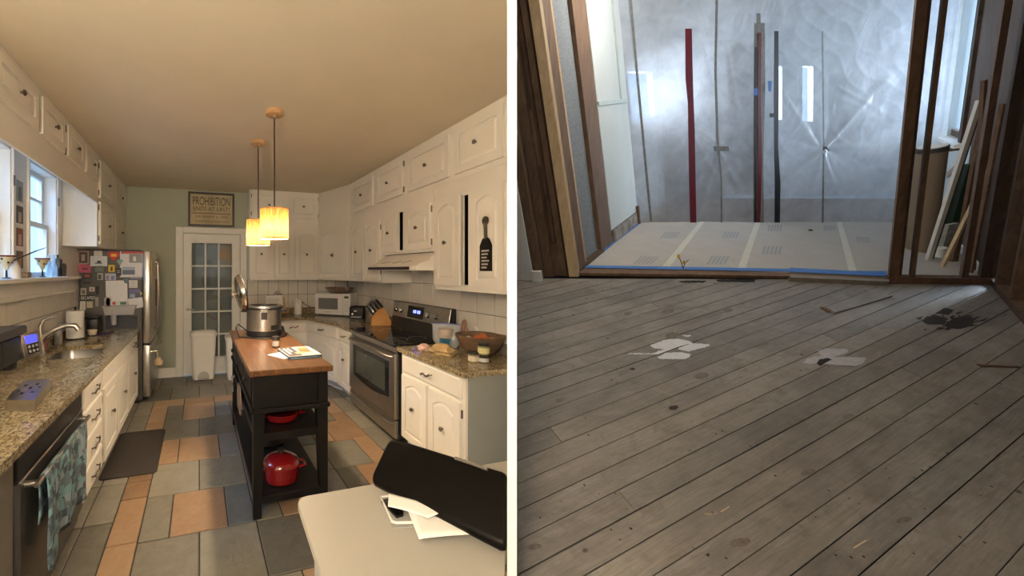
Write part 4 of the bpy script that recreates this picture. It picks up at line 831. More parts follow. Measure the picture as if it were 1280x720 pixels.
MB(Mk).prism([(0, 0, .0), (kw, 0, .0), (kw-.02, 0, .27), (.03, 0, .29)], (0, -.012, 0)).build('back_board', LIGHTWOOD, ck); MB(Mk).box(-.01, kw+.01, -.01, .07, .0, .018, .003).build('ledge', LIGHTWOOD, ck)
MB(Mk).box(.02, kw-.055, .002, .016, .02, .29, .002).build('page', PAPER, ck)
for i in range(8): MB(Mk).box(.04, kw-.09-.02*(i % 3), .0162, .017, .06+.025*i, .066+.025*i).build('text_line', flatmat((.35, .35, .33)), ck)
m = MB(Mk); m.tube([(kw*.4, .02, .30), (kw*.55, .02, .36), (kw*.75, .02, .35)], .005, 6); m.tube([(kw*.5, .02, .33), (kw*.8, .02, .315)], .008, 6); m.build('clip', PEWTER, ck, 50)
tq = PX(449, 398, 2.17); Mt = frame((tq.x-.12, tq.y+.10, WT), Vector((.72, -.69, 0)), Vector((-.69, -.72, 0)))
t = thing('toaster', 'black toaster with chrome lever between the microwave and knife block', 'toaster', (tq.x, tq.y, WT))
MB(Mt).box(0, .22, -.26, 0, .012, .19, .025, 3).build('body', BLACK, t, 40); MB(Mt).box(.01, .21, -.25, -.01, 0, .014).build('base', STEELD, t)
for y in (-.09, -.18): MB(Mt).box(.03, .19, y-.014, y+.014, .186, .1915).build('slot', plain('slot_dark', (.03, .03, .03), .5, .5), t)
MB(Mt).box(.085, .135, -.002, .025, .12, .14, .004).build('lever', CHROME, t); MB(Mt).box(.03, .19, -.002, .004, .03, .055, .002).build('trim_strip', STEEL, t); MB(Mt).lathe([(.016, 0), (.014, .012)], (.06, 0, .085), 12, (0, 1, 0)).build('dial', CHROME, t, 40)
kq = PX(475, 404, 2.25); kn = thing('knife_block', 'wooden knife block full of black-handled knives by the stove', 'knife block', (kq.x, kq.y, WT))
Mk = frame((kq.x-.12, kq.y+.02, WT), Vector((1, -.25, 0)), Vector((-.25, -1, 0)))
MB(Mk).prism([(0, -.06, 0), (.26, -.06, 0), (.26, -.06, .03), (.16, -.06, .235), (.085, -.06, .20), (0, -.06, .10)], (0, .12, 0)).build('block', BLOCKW, kn)
for i in range(8):
    q0 = Vector((.03+.042*(i % 4), -.04+.05*(i//4)+.012*(i % 2), .135+.028*(i % 4))); dr_ = Vector((-.62, 0, .78)); m = MB(Mk)
    m.tube([q0, q0+dr_*.06, q0+dr_*.14], [.011, .015, .012], 8); m.build('knife_handle', BLACK, kn, 40)
MB(Mk).box(-.002, .0, -.015, .015, .02, .06).build('badge', STEEL, kn)
lp = PX(479, 385, 2.36); m = MB(); m.lathe([(.11, 0), (.115, .02), (.115, .20), (.10, .25), (.05, .29), (.02, .30), (.02, .32), (.035, .33), (.03, .35)], (2.30, 4.95, WT), 24)
tag(m.build('steel_canister', STEEL, None, 40), 'domed steel canister against the tiles behind the knife block', 'canister')
# ------------------------------------------------------------------ things on the short worktop
c = (2.265, 2.765, WT); bw = thing('wooden_bowl', 'large shallow wooden bowl of produce on the short worktop', 'bowl', c)
m = MB(); rb = .195; m.lathe([(.09, 0), (.11, .008), (.16, .07), (rb, .15), (rb+.005, .165), (rb-.012, .163), (.15, .08), (.09, .03)], c, 36); m.build('bowl', wood('bowl_wood', [(.10, .06, .035), (.18, .11, .065), (.25, .165, .1)], (3, 3, 18), .5), bw, 50)
for i, (dx, dy, r, cc, nm, lb, ct) in enumerate(((-.03, -.02, .055, (.5, .13, .04), 'sweet_potato', 'orange root vegetable lying in the wooden bowl', 'vegetable'), (.07, .05, .05, (.55, .16, .05), 'orange_fruit', 'round orange fruit in the wooden bowl', 'fruit'), (-.075, .05, .035, (.62, .56, .42), 'garlic_bulb', 'pale garlic bulb at the rim of the wooden bowl', 'garlic'), (.03, -.11, .045, (.42, .3, .12), 'onion', 'brown onion in the wooden bowl', 'onion'))):
    m = MB(); m.lathe([(r*.15, -r), (r*.6, -r*.8), (r, -r*.1), (r*.9, r*.45), (r*.4, r*.9), (r*.1, r)], (c[0]+dx, c[1]+dy, c[2]+.115), 16, (.3*(i % 2), .2, 1)); tag(m.build(nm, plain('produce_%d' % i, cc, .5), None, 60), lb, ct)
p = PZ(592, 452, WT); jar('squat pale-labelled jar with a black lid beside the wooden bowl', (p.x, p.y, WT), .042, .08, (.30, .26, .18), (.02, .019, .017), (.6, .56, .44))
p = PZ(604.5, 453, WT); jar('tiny white-labelled spice jar holding up the yellow jar', (p.x, p.y, WT), .037, .062, (.05, .06, .04), (.021, .02, .018), (.62, .62, .6))
jar('yellow-labelled jar with a black lid stacked on the tiny jar', (p.x, p.y, WT+.064), .043, .085, (.33, .31, .15), (.022, .02, .018), (.6, .57, .3))
def blob(name, label, cat, c, size, matr, seed, taper=.4, solid=0):
    m = MB(); nu, nv = 22, 14; loops = []
    for j in range(nv):
        f = j/(nv-1); z = f*size[2]; r = (1-taper*f)*(.55+.45*math.sin(math.pi*min(1, .15+f*.8))) if j < nv-1 else .12
        lp = []
        for i in range(nu):
            a = 2*math.pi*i/nu; k = 1+.38*noise.noise(Vector((math.cos(a)*1.7+seed, math.sin(a)*1.7, f*3)))+.22*noise.noise(Vector((math.cos(a)*4, math.sin(a)*4+seed, f*6)))
            lp.append((c[0]+size[0]*r*k*math.cos(a), c[1]+size[1]*r*k*math.sin(a), c[2]+z))
        loops.append(lp)
    m.loft(loops); return tag(m.build(name, matr, None, 18), label, cat)
blob('paper_bag', 'crumpled brown paper bag lying before the wooden bowl', 'bag', (1.985, 2.88, WT), (.115, .15, .085), plain('kraft_paper', (.50, .36, .18), .85, var=.12), 3, .5)
blob('napkin', 'crumpled pink and white napkin beside the paper bag', 'napkin', (1.92, 3.07, WT), (.06, .075, .055), plain('pink_tissue', (.62, .42, .36), .9, var=.15, scale=25), 8, .5)
blob('bread_bag', 'tied bread bag with brown loaf behind the wooden bowl', 'bag', (2.36, 3.10, WT), (.07, .07, .25), plain('bread_wrap', (.27, .15, .10), .4, var=.4, scale=30), 5, .7)
blob('plastic_bag', 'thin white plastic bag behind the wooden bowl', 'bag', (2.395, 2.985, WT), (.045, .05, .2), glass('white_film', (.75, .68, .66), .3, .8), 11, .5)
zc = Vector((2.20, 3.14, WT)); zb_ = thing('zip_bag', 'clear zip bag with a blue strip of leftovers beside the stove', 'bag', zc)
ZF = glass('zip_film', (.72, .76, .80), .15, .38)
m = MB(); lps = []
for f, hw, hd_ in ((0, .075, .07), (.25, .11, .075), (.6, .115, .05), (.85, .118, .02), (1, .12, .006)):
    lps.append([(zc.x+hw*1.05*math.cos(a)*.75+.3*hw*math.sin(a)*0, zc.y+hw*.0+hd_*math.sin(a)*1.0-hw*.75*math.cos(a), zc.z+.205*f) for a in [2*math.pi*i/18 for i in range(18)]])
m.loft(lps); m.build('film', ZF, zb_, 60)
m = MB(); m.tube([(zc.x-.09, zc.y+.09, zc.z+.205), (zc.x, zc.y, zc.z+.212), (zc.x+.09, zc.y-.09, zc.z+.205)], .007, 6); m.build('zip_strip', plain('blue_zip', (.12, .16, .42), .4), zb_, 40)
m = MB(); m.lathe([(.055, .0), (.065, .02), (.068, .07), (.06, .075)], zc+Vector((0, 0, .003)), 16); m.build('blue_tub', plain('blue_tub', (.03, .14, .25), .4), zb_, 40)
m = MB(); m.lathe([(.06, .08), (.07, .1), (.07, .165), (.05, .17)], zc, 16); m.build('food_tub', plain('pale_tub', (.5, .42, .35), .5), zb_, 40)
# ------------------------------------------------------------------ things on the left worktop
pr_ = PZ(88, 424, WT); c = (-1.225, 4.62, WT); t = thing('paper_towel_holder', 'upright roll of paper towels on a wire holder by the fridge', 'paper towels', c)
MB().lathe([(.075, 0), (.08, .006), (.07, .012)], c, 24).build('base', BLACK, t, 40); MB().lathe([(.018, .014), (.082, .014), (.082, .29), (.018, .29)], c, 32).build('roll', PAPER, t, 40)
m = MB(); m.cyl((c[0], c[1], c[2]+.01), (c[0], c[1], c[2]+.31), .007); m.lathe([(.004, .3), (.014, .315), (.004, .33)], c, 10); m.build('rod', BLACK, t)
m = MB(); q = Vector((c[0]+.094, c[1]-.02, c[2])); m.tube([q+Vector((-.02, -.01, .008)), q+Vector((0, -.004, .012)), q+Vector((.002, 0, .17)), q+Vector((0, .02, .19)), q+Vector((0, .04, .17)), q+Vector((0, .045, .012)), q+Vector((-.02, .045, .008))], .005, 6); m.build('side_wire', BLACK, t, 50)
p0, p1 = PY(100, 413, 4.97), PY(122.5, 411, 4.97)
t = thing('black_canister', 'squat black canister with a lid against the fridge', 'canister', (-1.19, 5.06, WT)); MB().box(-1.27, -1.09, 4.97, 5.14, WT, WT+.165, .02, 3).build('body', BLACK, t, 40); MB().box(-1.275, -1.085, 4.965, 5.145, WT+.167, WT+.19, .01, 2).build('lid', plain('dark_green_lid', (.02, .024, .02), .35), t, 40)
p = PZ(106, 417, WT); m = MB(); m.lathe([(.025, 0), (.04, .01), (.05, .06), (.047, .06), (.036, .014)], (-1.11, 4.80, WT), 18); tag(m.build('small_bowl', plain('cream_ceramic', (.62, .57, .45), .3), None, 40), 'small cream cup beside the paper towels', 'cup')
m = MB(); m.loft([rrect(-1.12, -.95, 4.76, 5.0, .03, WT), rrect(-1.12, -.95, 4.76, 5.0, .03, WT+.008)]); tag(m.build('trivet', plain('purple_cloth', (.05, .03, .09), .7)), 'purple cloth mat on the worktop beside the black canister', 'mat')
m = MB(); m.tube([(-1.0, 4.78, WT+.012), (-1.06, 4.9, WT+.014), (-.99, 4.97, WT+.013)], .008, 6); tag(m.build('scissors', STEELD, None, 50), 'dark scissors lying on the purple mat', 'scissors')
p = PX(63, 428, -1.31); m = MB(); m.box(-1.325, -1.295, 3.98, 4.05, WT, WT+.11, .01, 2); tag(m.build('sponge', plain('pink_sponge', (.50, .08, .12), .9, var=.2, scale=80)), 'pink sponge standing behind the faucet', 'sponge')
m = MB(); m.lathe([(.03, 0), (.033, .01), (.033, .13), (.012, .16), (.012, .185)], (-1.29, 4.33, WT), 14); m.tube([(-1.29, 4.33, WT+.18), (-1.29, 4.33, WT+.2), (-1.25, 4.33, WT+.2)], .006, 6); tag(m.build('soap_bottle', plain('soap_grey', (.30, .30, .30), .3), None, 40), 'grey soap pump bottle behind the sink', 'bottle')
# espresso machine
em = thing('espresso_machine', 'steel espresso machine with a blue display cut by the worktop end', 'coffee machine', (-1.16, 2.75, WT))
MB().box(-1.32, -1.06, 2.52, 2.98, WT+.30, WT+.355, .01).build('top_cover', STEELD, em); MB().box(-1.32, -1.22, 2.52, 2.98, WT, WT+.30).build('column', STEELD, em); MB().box(-1.22, -1.07, 2.66, 2.96, WT+.14, WT+.30, .01).build('brew_head', BLACK, em)
MB().lathe([(.045, 0), (.045, -.035), (.03, -.045)], (-1.12, 2.86, WT+.14), 16).build('portafilter', BLACK, em, 40)
Me = frame((-1.055, 2.93, WT+.145), Vector((.25, .95, 0)), Vector((.9, -.3, .25)), Vector((-.2, 0, 1)))
cpn = MB(Me).box(-.02, .15, -.01, .018, 0, .16, .008, 2).build('control_pod', STEEL, em, 40)
MB(Me).box(.01, .12, .017, .020, .09, .14, .002).build('display', emit('blue_lcd', (.05, .06, .8), 1.2), cpn)
MB(Me).box(.01, .12, .017, .0195, .02, .085, .002).build('key_area', BLACK, cpn)
for i in range(6): MB(Me).lathe([(.010, 0), (.008, .005)], (.03+.035*(i % 3), .0195, .037+.03*(i//3)), 10, (0, 1, 0)).build('button', GPL, cpn)
q = [PZ(*p_, WT+.06) for p_ in ((7, 499), (43, 499), (64, 473), (30, 474))]
q = [Vector((v.x, v.y, WT)) for v in q]; m = MB(); m.hexa([(v.x, v.y, WT) for v in q]+[(v.x, v.y, WT+.055) for v in q]); tr_ = m.build('drip_tray', STEEL, em)
ctr = sum(q, Vector())/4; e1 = (q[1]-q[0]).normalized(); e2 = (q[2]-q[1]).normalized()
for i, (du_, dv_, w_) in enumerate(((-.05, -.05, .03), (-.02, -.10, .03), (0, 0, .045), (.03, -.07, .02), (-.04, .06, .03), (.02, .08, .04), (.045, .03, .02))):
    cc = ctr+e1*du_+e2*dv_; m = MB(); m.prism([cc-e1*.008+Vector((0, 0, .0555)), cc+e1*.008+Vector((0, 0, .0555)), cc+e1*.008+e2*w_+Vector((0, 0, .0555)), cc-e1*.008+e2*w_+Vector((0, 0, .0555))], (0, 0, .0012)); m.build('slot', BLACK, tr_)
p = PZ(55, 494, WT); m = MB(); m.lathe([(.004, 0), (.014, .008), (.015, .018), (.006, .027)], (p.x, p.y, WT), 12); tag(m.build('garlic_clove', plain('garlic_skin', (.55, .46, .3), .6), None, 60), 'small garlic clove on the worktop by the drip tray', 'garlic')
# ------------------------------------------------------------------ window sill things and photo strip
SZ = 1.561; SA = AL+.045
def sill_b(x): return PX(x, 345, SA).y
b = sill_b(16); m = MB(); m.lathe([(.045, 0), (.052, .01), (.05, .07), (.03, .12), (.018, .16), (.02, .175)], (SA, b, SZ), 18); tag(m.build('ceramic_bottle', WPL, None, 50), 'white ceramic bottle at the window sill end', 'bottle')
def goblet(label, b, col_):
    t = thing('painted_goblet', label, 'goblet', (SA, b, SZ), 'painted goblets on the sill')
    MB().lathe([(.03, 0), (.032, .004), (.008, .012), (.006, .06)], (SA, b, SZ), 14).build('foot', BLACK, t, 40)
    MB().lathe([(.008, .06), (.035, .12), (.056, .165), (.052, .165), (.03, .12)], (SA, b, SZ), 20).build('cup', plain('painted_cup', (.55, .45, .25), .4), t, 40)
    MB().lathe([(.0565, .155), (.0585, .167), (.0545, .167)], (SA, b, SZ), 20, cap0=False, cap1=False).build('rim', plain('brown_rim', (.16, .03, .02), .4), t, 40)
    for i in range(7):
        a = i*.9; r = .044+.0*i; z = .14 if i % 2 else .115; rr = .047 if i % 2 else .034; MB().lathe([(.008, 0), (.007, .003)], (SA+rr*math.cos(a), b+rr*math.sin(a), SZ+z), 8, (math.cos(a), math.sin(a), -.5)).build('dot', BLACK, t)
goblet('painted goblet before the lower window pane', sill_b(53), 0); goblet('painted goblet beside the white ceramic bottle', sill_b(8), 0)
b0 = sill_b(25); m = MB(Matrix.Translation((SA-.01, sill_b(33), SZ)) @ Matrix.Rotation(.2, 4, 'Z')); m.box(-.03, .03, -.09, .09, 0, .045, .004); o = tag(m.build('card_box', plain('patterned_card', (.34, .26, .17), .7, var=.6, scale=45)), 'small patterned box lying on the window sill', 'box')
for i, x in enumerate((62.5, 66)): 
    b = sill_b(x); m = MB(); m.lathe([(.026, 0), (.03, .006), (.03, .09), (.012, .13), (.011, .20), (.013, .205)], (SA-.01+.02*i, b, SZ), 16); tag(m.build('glass_bottle', glass('blue_clear_glass', (.55, .75, .9), .03, .45), None, 50), ('slim clear bottle next to the painted goblet' if i == 0 else 'slim clear bottle touching the moka pot'), 'bottle')
b = sill_b(72); t = thing('moka_pot', 'black moka pot at the sill end', 'coffee pot', (SA, b, SZ))
MB().lathe([(.042, 0), (.036, .07), (.032, .08)], (SA, b, SZ), 8).build('boiler', BLACK, t); MB().lathe([(.032, .08), (.042, .16), (.03, .17), (.006, .18)], (SA, b, SZ), 8).build('jug', STEELD, t); MB().lathe([(.006, .18), (.012, .2), (.006, .212)], (SA, b, SZ), 8).build('lid_knob', BLACK, t)
m = MB(); m.tube([(SA, b+.035, SZ+.15), (SA, b+.075, SZ+.15), (SA, b+.07, SZ+.06)], .008, 6); m.build('handle', BLACK, t, 50)
b = sill_b(77.5); m = MB(); m.lathe([(.035, 0), (.04, .01), (.043, .11), (.03, .13)], (SA-.02, b+.06, SZ), 16); m.tube([(SA-.02, b+.1, SZ+.11), (SA-.02, b+.145, SZ+.1), (SA-.02, b+.1, SZ+.02)], .008, 6); tag(m.build('steel_mug', STEELD, None, 50), 'dull steel mug beside the moka pot', 'mug')
b = sill_b(43); m = MB(); m.tube([(SA+.02, sill_b(12), SZ+.13), (SA+.02, sill_b(40), SZ+.215), (SA+.02, sill_b(54), SZ+.26)], [.006, .005, .003], 6); tag(m.build('wooden_stick', plain('dark_stick', (.05, .035, .03), .6), None, 50), 'dark thin stick leaning out of the ceramic bottle', 'stick')
for i, (z0, z1, cc) in enumerate(((2.15, 2.34, (.30, .36, .38)), (1.98, 2.14, (.10, .09, .09)), (1.80, 1.965, (.22, .08, .07)), (1.625, 1.785, (.16, .12, .11)))):
    o = MB().box(AL+.0015, AL+.004, 3.585, 3.735, z0, z1).build('photo_print', PAPER); tag(o, ('seaside', 'black and white', 'red-toned', 'brown-toned')[i]+' photo strip picture on the post between the windows', 'photo', 'photos on the window post')
    MB().box(AL+.004, AL+.0048, 3.598, 3.722, z0+.012, z1-.012).build('picture', flatmat(cc), o)
    MB().box(AL+.0048, AL+.0054, 3.635, 3.69, z0+.02, z1-.06).build('figure', flatmat(((.12, .14, .15), (.5, .48, .45), (.45, .4, .38), (.4, .3, .25))[i]), o)
# ------------------------------------------------------------------ bins by the door
def step_bin(label, c, w, d, h, sc_=1):
    t = thing('trash_bin', label, 'trash bin', c)
    m = MB(); lp = [rrect(c[0]-w*f, c[0]+w*f, c[1]-d*f, c[1]+d*f, .05, c[2]+z) for f, z in ((.78, .004), (.82, .03), (.95, h*.86), (.96, h*.88))]; m.loft(lp); m.build('body', WPL, t, 40)
    m = MB(); lp = [rrect(c[0]-w*f, c[0]+w*f, c[1]-d*f, c[1]+d*f, .06, c[2]+z) for f, z in ((1.0, h*.88), (1.03, h*.90), (1.03, h*.95), (.9, h*.985), (.6, h))]; m.loft(lp); m.build('lid', WPL, t, 40)
    m = MB(); n = 10; y = c[1]-d*.845; pts = [(c[0]+.085*math.cos(math.pi*k/n), y, c[2]+.03+.10*math.sin(math.pi*k/n)) for k in range(n+1)]; m.prism(pts, (0, .03, 0)); m.build('pedal_recess', plain('bin_recess', (.42, .41, .38), .5), t)
    MB().box(c[0]-.075, c[0]+.075, y-.03, y+.02, c[2]+.012, c[2]+.03, .004).build('pedal', GPL, t)
step_bin('white step bin standing before the glazed door', (.06, 6.14, .001), .19, .13, .72)
step_bin('white step bin half hidden by the island end', (.53, 6.0, .001), .16, .15, .66)
# ================================================================== white table at the front
TZ = .75; tb = thing('dining_table', 'cream laminate table with rounded corner carrying the black case', 'table', (.7, 1.2, 0))
k = 8; r = .045; tx0 = .352; ty1 = 1.462; pts = [(tx0+r-r*math.cos(math.pi/2*i/k), ty1-r+r*math.sin(math.pi/2*i/k)) for i in range(k+1)]
pts += [(pb(ty1)-.005, ty1), (pb(.84)-.005, .84), (tx0-.03, .84)]
cxp, cyp = .8, 1.15
m = MB(); lps = []
for f, z in ((.012, TZ-.03), (0, TZ-.024), (0, TZ-.006), (.005, TZ)): lps.append([(x+(cxp-x)*f*1.2, y+(cyp-y)*f*1.2, z) for x, y in pts])
m.loft(lps); m.build('table_top', LAM, tb, 25)
ap = [(tx0+.05, 1.40), (pb(1.40)-.02, 1.40), (pb(.86)-.02, .86), (tx0+.025, .86)]
m = MB(); m.prism([(x, y, TZ-.10) for x, y in ap], (0, 0, .068)); m.build('apron', plain('grey_apron', (.42, .43, .45), .5), tb)
for x, y in ((tx0+.08, 1.37), (pb(1.37)-.08, 1.37), (tx0+.06, .89), (.74, .89)): MB().box(x-.025, x+.025, y-.025, y+.025, 0, TZ-.1, .004).build('leg', plain('grey_apron', (.42, .43, .45), .5), tb)
# black case, clear tray and papers
BLp, BRp = PZ(461, 602, .795), PZ(628, 685, .80); TLp, TRp = PZ(488, 545, .935), PZ(631, 588, .94)
def case_loop(f, grow=1.0, th=.05):
    b0 = BLp.lerp(BRp, f); t0 = TLp.lerp(TRp, f); wv = t0-b0; wd = wv.normalized(); ln = (BRp-BLp).normalized(); nm = ln.cross(wd); nm = nm if nm.z > 0 else -nm
    c0 = b0+wv*.5-nm*th*.5; hw, ht = wv.length/2*grow, th/2*grow; r = min(ht*.98, .022); out = []
    for cx, cy, a0 in ((hw-r, ht-r, 0), (-hw+r, ht-r, 90), (-hw+r, -ht+r, 180), (hw-r, -ht+r, 270)):
        for i in range(6):
            a = math.radians(a0+18*i); out.append(c0+wd*(cx+r*math.cos(a))+nm*(cy+r*math.sin(a)))
    return out
cs = thing('black_case', 'glossy black hard case propped on papers on the cream table', 'case', (BLp.x, BLp.y, TZ))
m = MB(); m.loft([case_loop(.0, .8), case_loop(.012, .93), case_loop(.04), case_loop(.5), case_loop(.975), case_loop(1.0, .95)]); m.build('shell', plain('glossy_black_vinyl', (.003, .0028, .0025), .40, spec=.10), cs, 50)
ln = (BRp-BLp).normalized()
def on_case(f, g, h):
    b0 = BLp.lerp(BRp, f); t0 = TLp.lerp(TRp, f); wd = (t0-b0).normalized(); nm = ln.cross(wd); nm = nm if nm.z > 0 else -nm; return b0.lerp(t0, g)+nm*h
m = MB(); m.tube([on_case(.62, .95, .004), on_case(.75, .94, .006), on_case(.88, .93, .004)], .006, 6); m.build('slot_edge', plain('slot_grey', (.12, .11, .10), .3), cs, 40)
m = MB(); m.tube([on_case(f, .03, -.03) for f in (.02, .3, .6, .97)], .004, 6); m.build('seam', BLACK, cs)
CLEAR = glass('clear_tray', (.7, .7, .68), .05, .35)
q = [PZ(*p_, TZ) for p_ in ((476, 628), (491, 661), (560, 659), (560, 620))]
cl = thing('clear_tray', 'clear plastic tray under the black case', 'tray', (q[0].x, q[0].y, TZ+.001))
m = MB(); m.hexa([(v.x, v.y, TZ+.001) for v in q]+[(v.x, v.y, TZ+.004) for v in q]); m.build('bottom', CLEAR, cl)
m = MB(); m.tube([(v.x, v.y, TZ+.02) for v in (q[3], q[0], q[0].lerp(q[1], .95), q[1].lerp(q[2], .06), q[2])], .005, 6); m.build('rim', glass('clear_rim', (.85, .85, .83), .05, .6), cl, 50)
m = MB(); m.hexa([(v.x, v.y, TZ+.004) for v in (q[0].lerp(q[1], .05), q[1].lerp(q[0], .2)+Vector((.03, .01, 0)), q[1].lerp(q[2], .35)+Vector((.0, .06, 0)), q[0]+Vector((.09, .0, 0)))]+[(v.x, v.y, TZ+.012) for v in (q[0].lerp(q[1], .05), q[1].lerp(q[0], .2)+Vector((.03, .01, 0)), q[1].lerp(q[2], .35)+Vector((.0, .06, 0)), q[0]+Vector((.09, 0, 0)))])
tag(m.build('tablet', BLACKG), 'thin black tablet lying in the clear tray', 'tablet')
def paper(label, pix, z, curl):
    P = [PZ(*p_, z) for p_ in pix]
    def fn(u, v):
        p = P[0].lerp(P[1], u).lerp(P[3].lerp(P[2], u), v); return (p.x, p.y, z+curl*math.sin(u*math.pi)*(1-v)+.01*v)
    return tag(MB().grid(fn, 10, 6).build('loose_paper', PAPER, None, 60, solid=.0012), label, 'paper')
paper('white sheet of paper sliding out under the black case', ((524, 674), (600, 668), (600, 640), (505, 630)), TZ+.026, .004)
paper('white folded sheet tucked under the edge of the black case', ((485, 633), (535, 648), (560, 640), (486, 620)), TZ+.045, .004)
# unseen chandelier added behind the viewer to light the kitchen
ch = thing('chandelier', 'unseen small brass chandelier added behind the viewer for light', 'chandelier', (-.55, -.35, 2.1))
m = MB(); m.cyl((-.55, -.35, 2.2), (-.55, -.35, ZC-.02), .008); m.lathe([(.06, 0), (.06, -.03)], (-.55, -.35, ZC-.001), 16); m.lathe([(.02, 0), (.05, .05), (.02, .12)], (-.55, -.35, 2.1), 14); m.build('stem', PEWTER, ch, 40)
for i in range(5):
    a = i*1.2566; d = Vector((math.cos(a), math.sin(a), 0)); o = Vector((-.55, -.35, 2.15)); m = MB(); m.tube([o, o+d*.12-Vector((0, 0, .05)), o+d*.24, o+d*.25+Vector((0, 0, .05))], .007, 6); ar = m.build('arm', PEWTER, ch, 50)
    m = MB(); m.lathe([(.012, 0), (.022, .04), (.004, .09)], o+d*.25+Vector((0, 0, .05)), 10); m.build('bulb', BULB, ar, 60)
point_light('added_chandelier_light', (-.55, -.35, 2.02), 150, (1, .82, .60), .22)
# ================================================================== THE STRIPPED ROOM
YR, HV = 98.0, 1.6                                     # its floor's horizon row, drop from the eye to its floor
def RF(x, y, lift=0.0):
    z = FPX*HV/(y-YR); p = CAM+ray(x, y)*(z/FPX); return p+RN*lift if lift else p
RD = ray(1015, YR).normalized(); RU = -ray(950, 1960).normalized()
PV = ray(1795, YR).normalized(); QV = ray(345, YR).normalized()
RN = RD.cross(RT).normalized(); RN = RN if RN.z > 0 else -RN
O0 = RF(646, 500)
QN = RN.cross(PV).normalized()
def fl(p): d = p-O0; return (d.dot(PV), d.dot(QN))       # floor plan coordinates: along planks, across planks
def un(a, b, lift=0.0): return O0+PV*a+QN*b+RN*lift
def clip(poly, n, c):                                   # keep n.p <= c
    out = []
    for i, p in enumerate(poly):
        q = poly[(i+1) % len(poly)]; dp = n[0]*p[0]+n[1]*p[1]-c; dq = n[0]*q[0]+n[1]*q[1]-c
        if dp <= 0: out.append(p)
        if dp*dq < 0: t = dp/(dp-dq); out.append((p[0]+(q[0]-p[0])*t, p[1]+(q[1]-p[1])*t))
    return out
def dotmat(nt, v, k):
    d = nt.nodes.new('ShaderNodeVectorMath'); d.operation = 'DOT_PRODUCT'; nt.links.new(v, d.inputs[0]); d.inputs[1].default_value = k; return d.outputs['Value']
def plankmat():
    m, nt, p = newmat('worn_floor_boards'); g = nt.nodes.new('ShaderNodeNewGeometry').outputs['Position']
    cb = nt.nodes.new('ShaderNodeCombineXYZ'); nt.links.new(dotmat(nt, g, PV), cb.inputs[0]); nt.links.new(dotmat(nt, g, QN), cb.inputs[1])
    oi = nt.nodes.new('ShaderNodeObjectInfo'); nt.links.new(oi.outputs['Random'], cb.inputs[2])
    def mp(s):
        q = nt.nodes.new('ShaderNodeMapping'); q.inputs['Scale'].default_value = s; nt.links.new(cb.outputs[0], q.inputs[0]); return q.outputs[0]
    big = noisetex(nt, mp((1.3, 2.2, 3)), 1.6, 5, .65, .4); grain = noisetex(nt, mp((1.6, 34, 9)), 2.0, 6, .75, 1.6); blot = noisetex(nt, mp((5, 9, 1)), 2.2, 6, .7, .6)
    base = ramp(nt, big, [(.30, (.17, .153, .138)), (.5, (.25, .23, .207)), (.72, (.32, .30, .275))])
    c = mixc(nt, .5, base, ramp(nt, grain, [(.35, (.35, .33, .31)), (.65, (1, 1, 1))]), 'MULTIPLY')
    c = mixc(nt, ramp(nt, blot, [(.52, (0, 0, 0)), (.76, (.6, .6, .6))]), c, (.11, .075, .05))
    vo = nt.nodes.new('ShaderNodeTexVoronoi'); vo.inputs['Scale'].default_value = 1.0; nt.links.new(mp((4.5, 8, 1)), vo.inputs['Vector'])
    c = mixc(nt, ramp(nt, vo.outputs['Distance'], [(.045, (.8, .8, .8)), (.075, (0, 0, 0))]), c, (.035, .025, .018))
    rnd = ramp(nt, oi.outputs['Random'], [(0, (.86, .86, .87)), (1, (1.08, 1.05, 1.02))]); c = mixc(nt, 1.0, c, rnd, 'MULTIPLY')
    nt.links.new(c, p.inputs['Base Color']); p.inputs['Roughness'].default_value = .62; bump(nt, p, grain, .18, .004); return m
BOARD = plankmat()
DARKW = wood('old_brown_lumber', [(.07, .04, .024), (.13, .075, .045), (.19, .115, .07)], (9, 9, 1.2), .8, 2.5)
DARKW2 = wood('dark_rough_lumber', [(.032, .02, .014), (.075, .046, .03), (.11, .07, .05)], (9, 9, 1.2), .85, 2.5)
NEWW = wood('pale_new_lumber', [(.42, .30, .17), (.55, .41, .25), (.64, .50, .33)], (7, 7, 1), .7, 2.2)
PLAS = plain('old_plaster_wall', (.60, .66, .66), .8, var=.04, scale=3)
fpix = [(644.5, 348), (985, 349), (1110, 355), (1236, 355), (1607, 780), (644.5, 780)]
fpoly = [fl(RF(*p)) for p in fpix]
rfl = struct(MB().prism([RF(x, y, -.024) for x, y in ((645, 290), (1330, 290), (1640, 790), (645, 790))], -RN*.05).build('floor', plain('dark_subfloor', (.012, .01, .008), .95), base=False), 'dark subfloor of the stripped room')
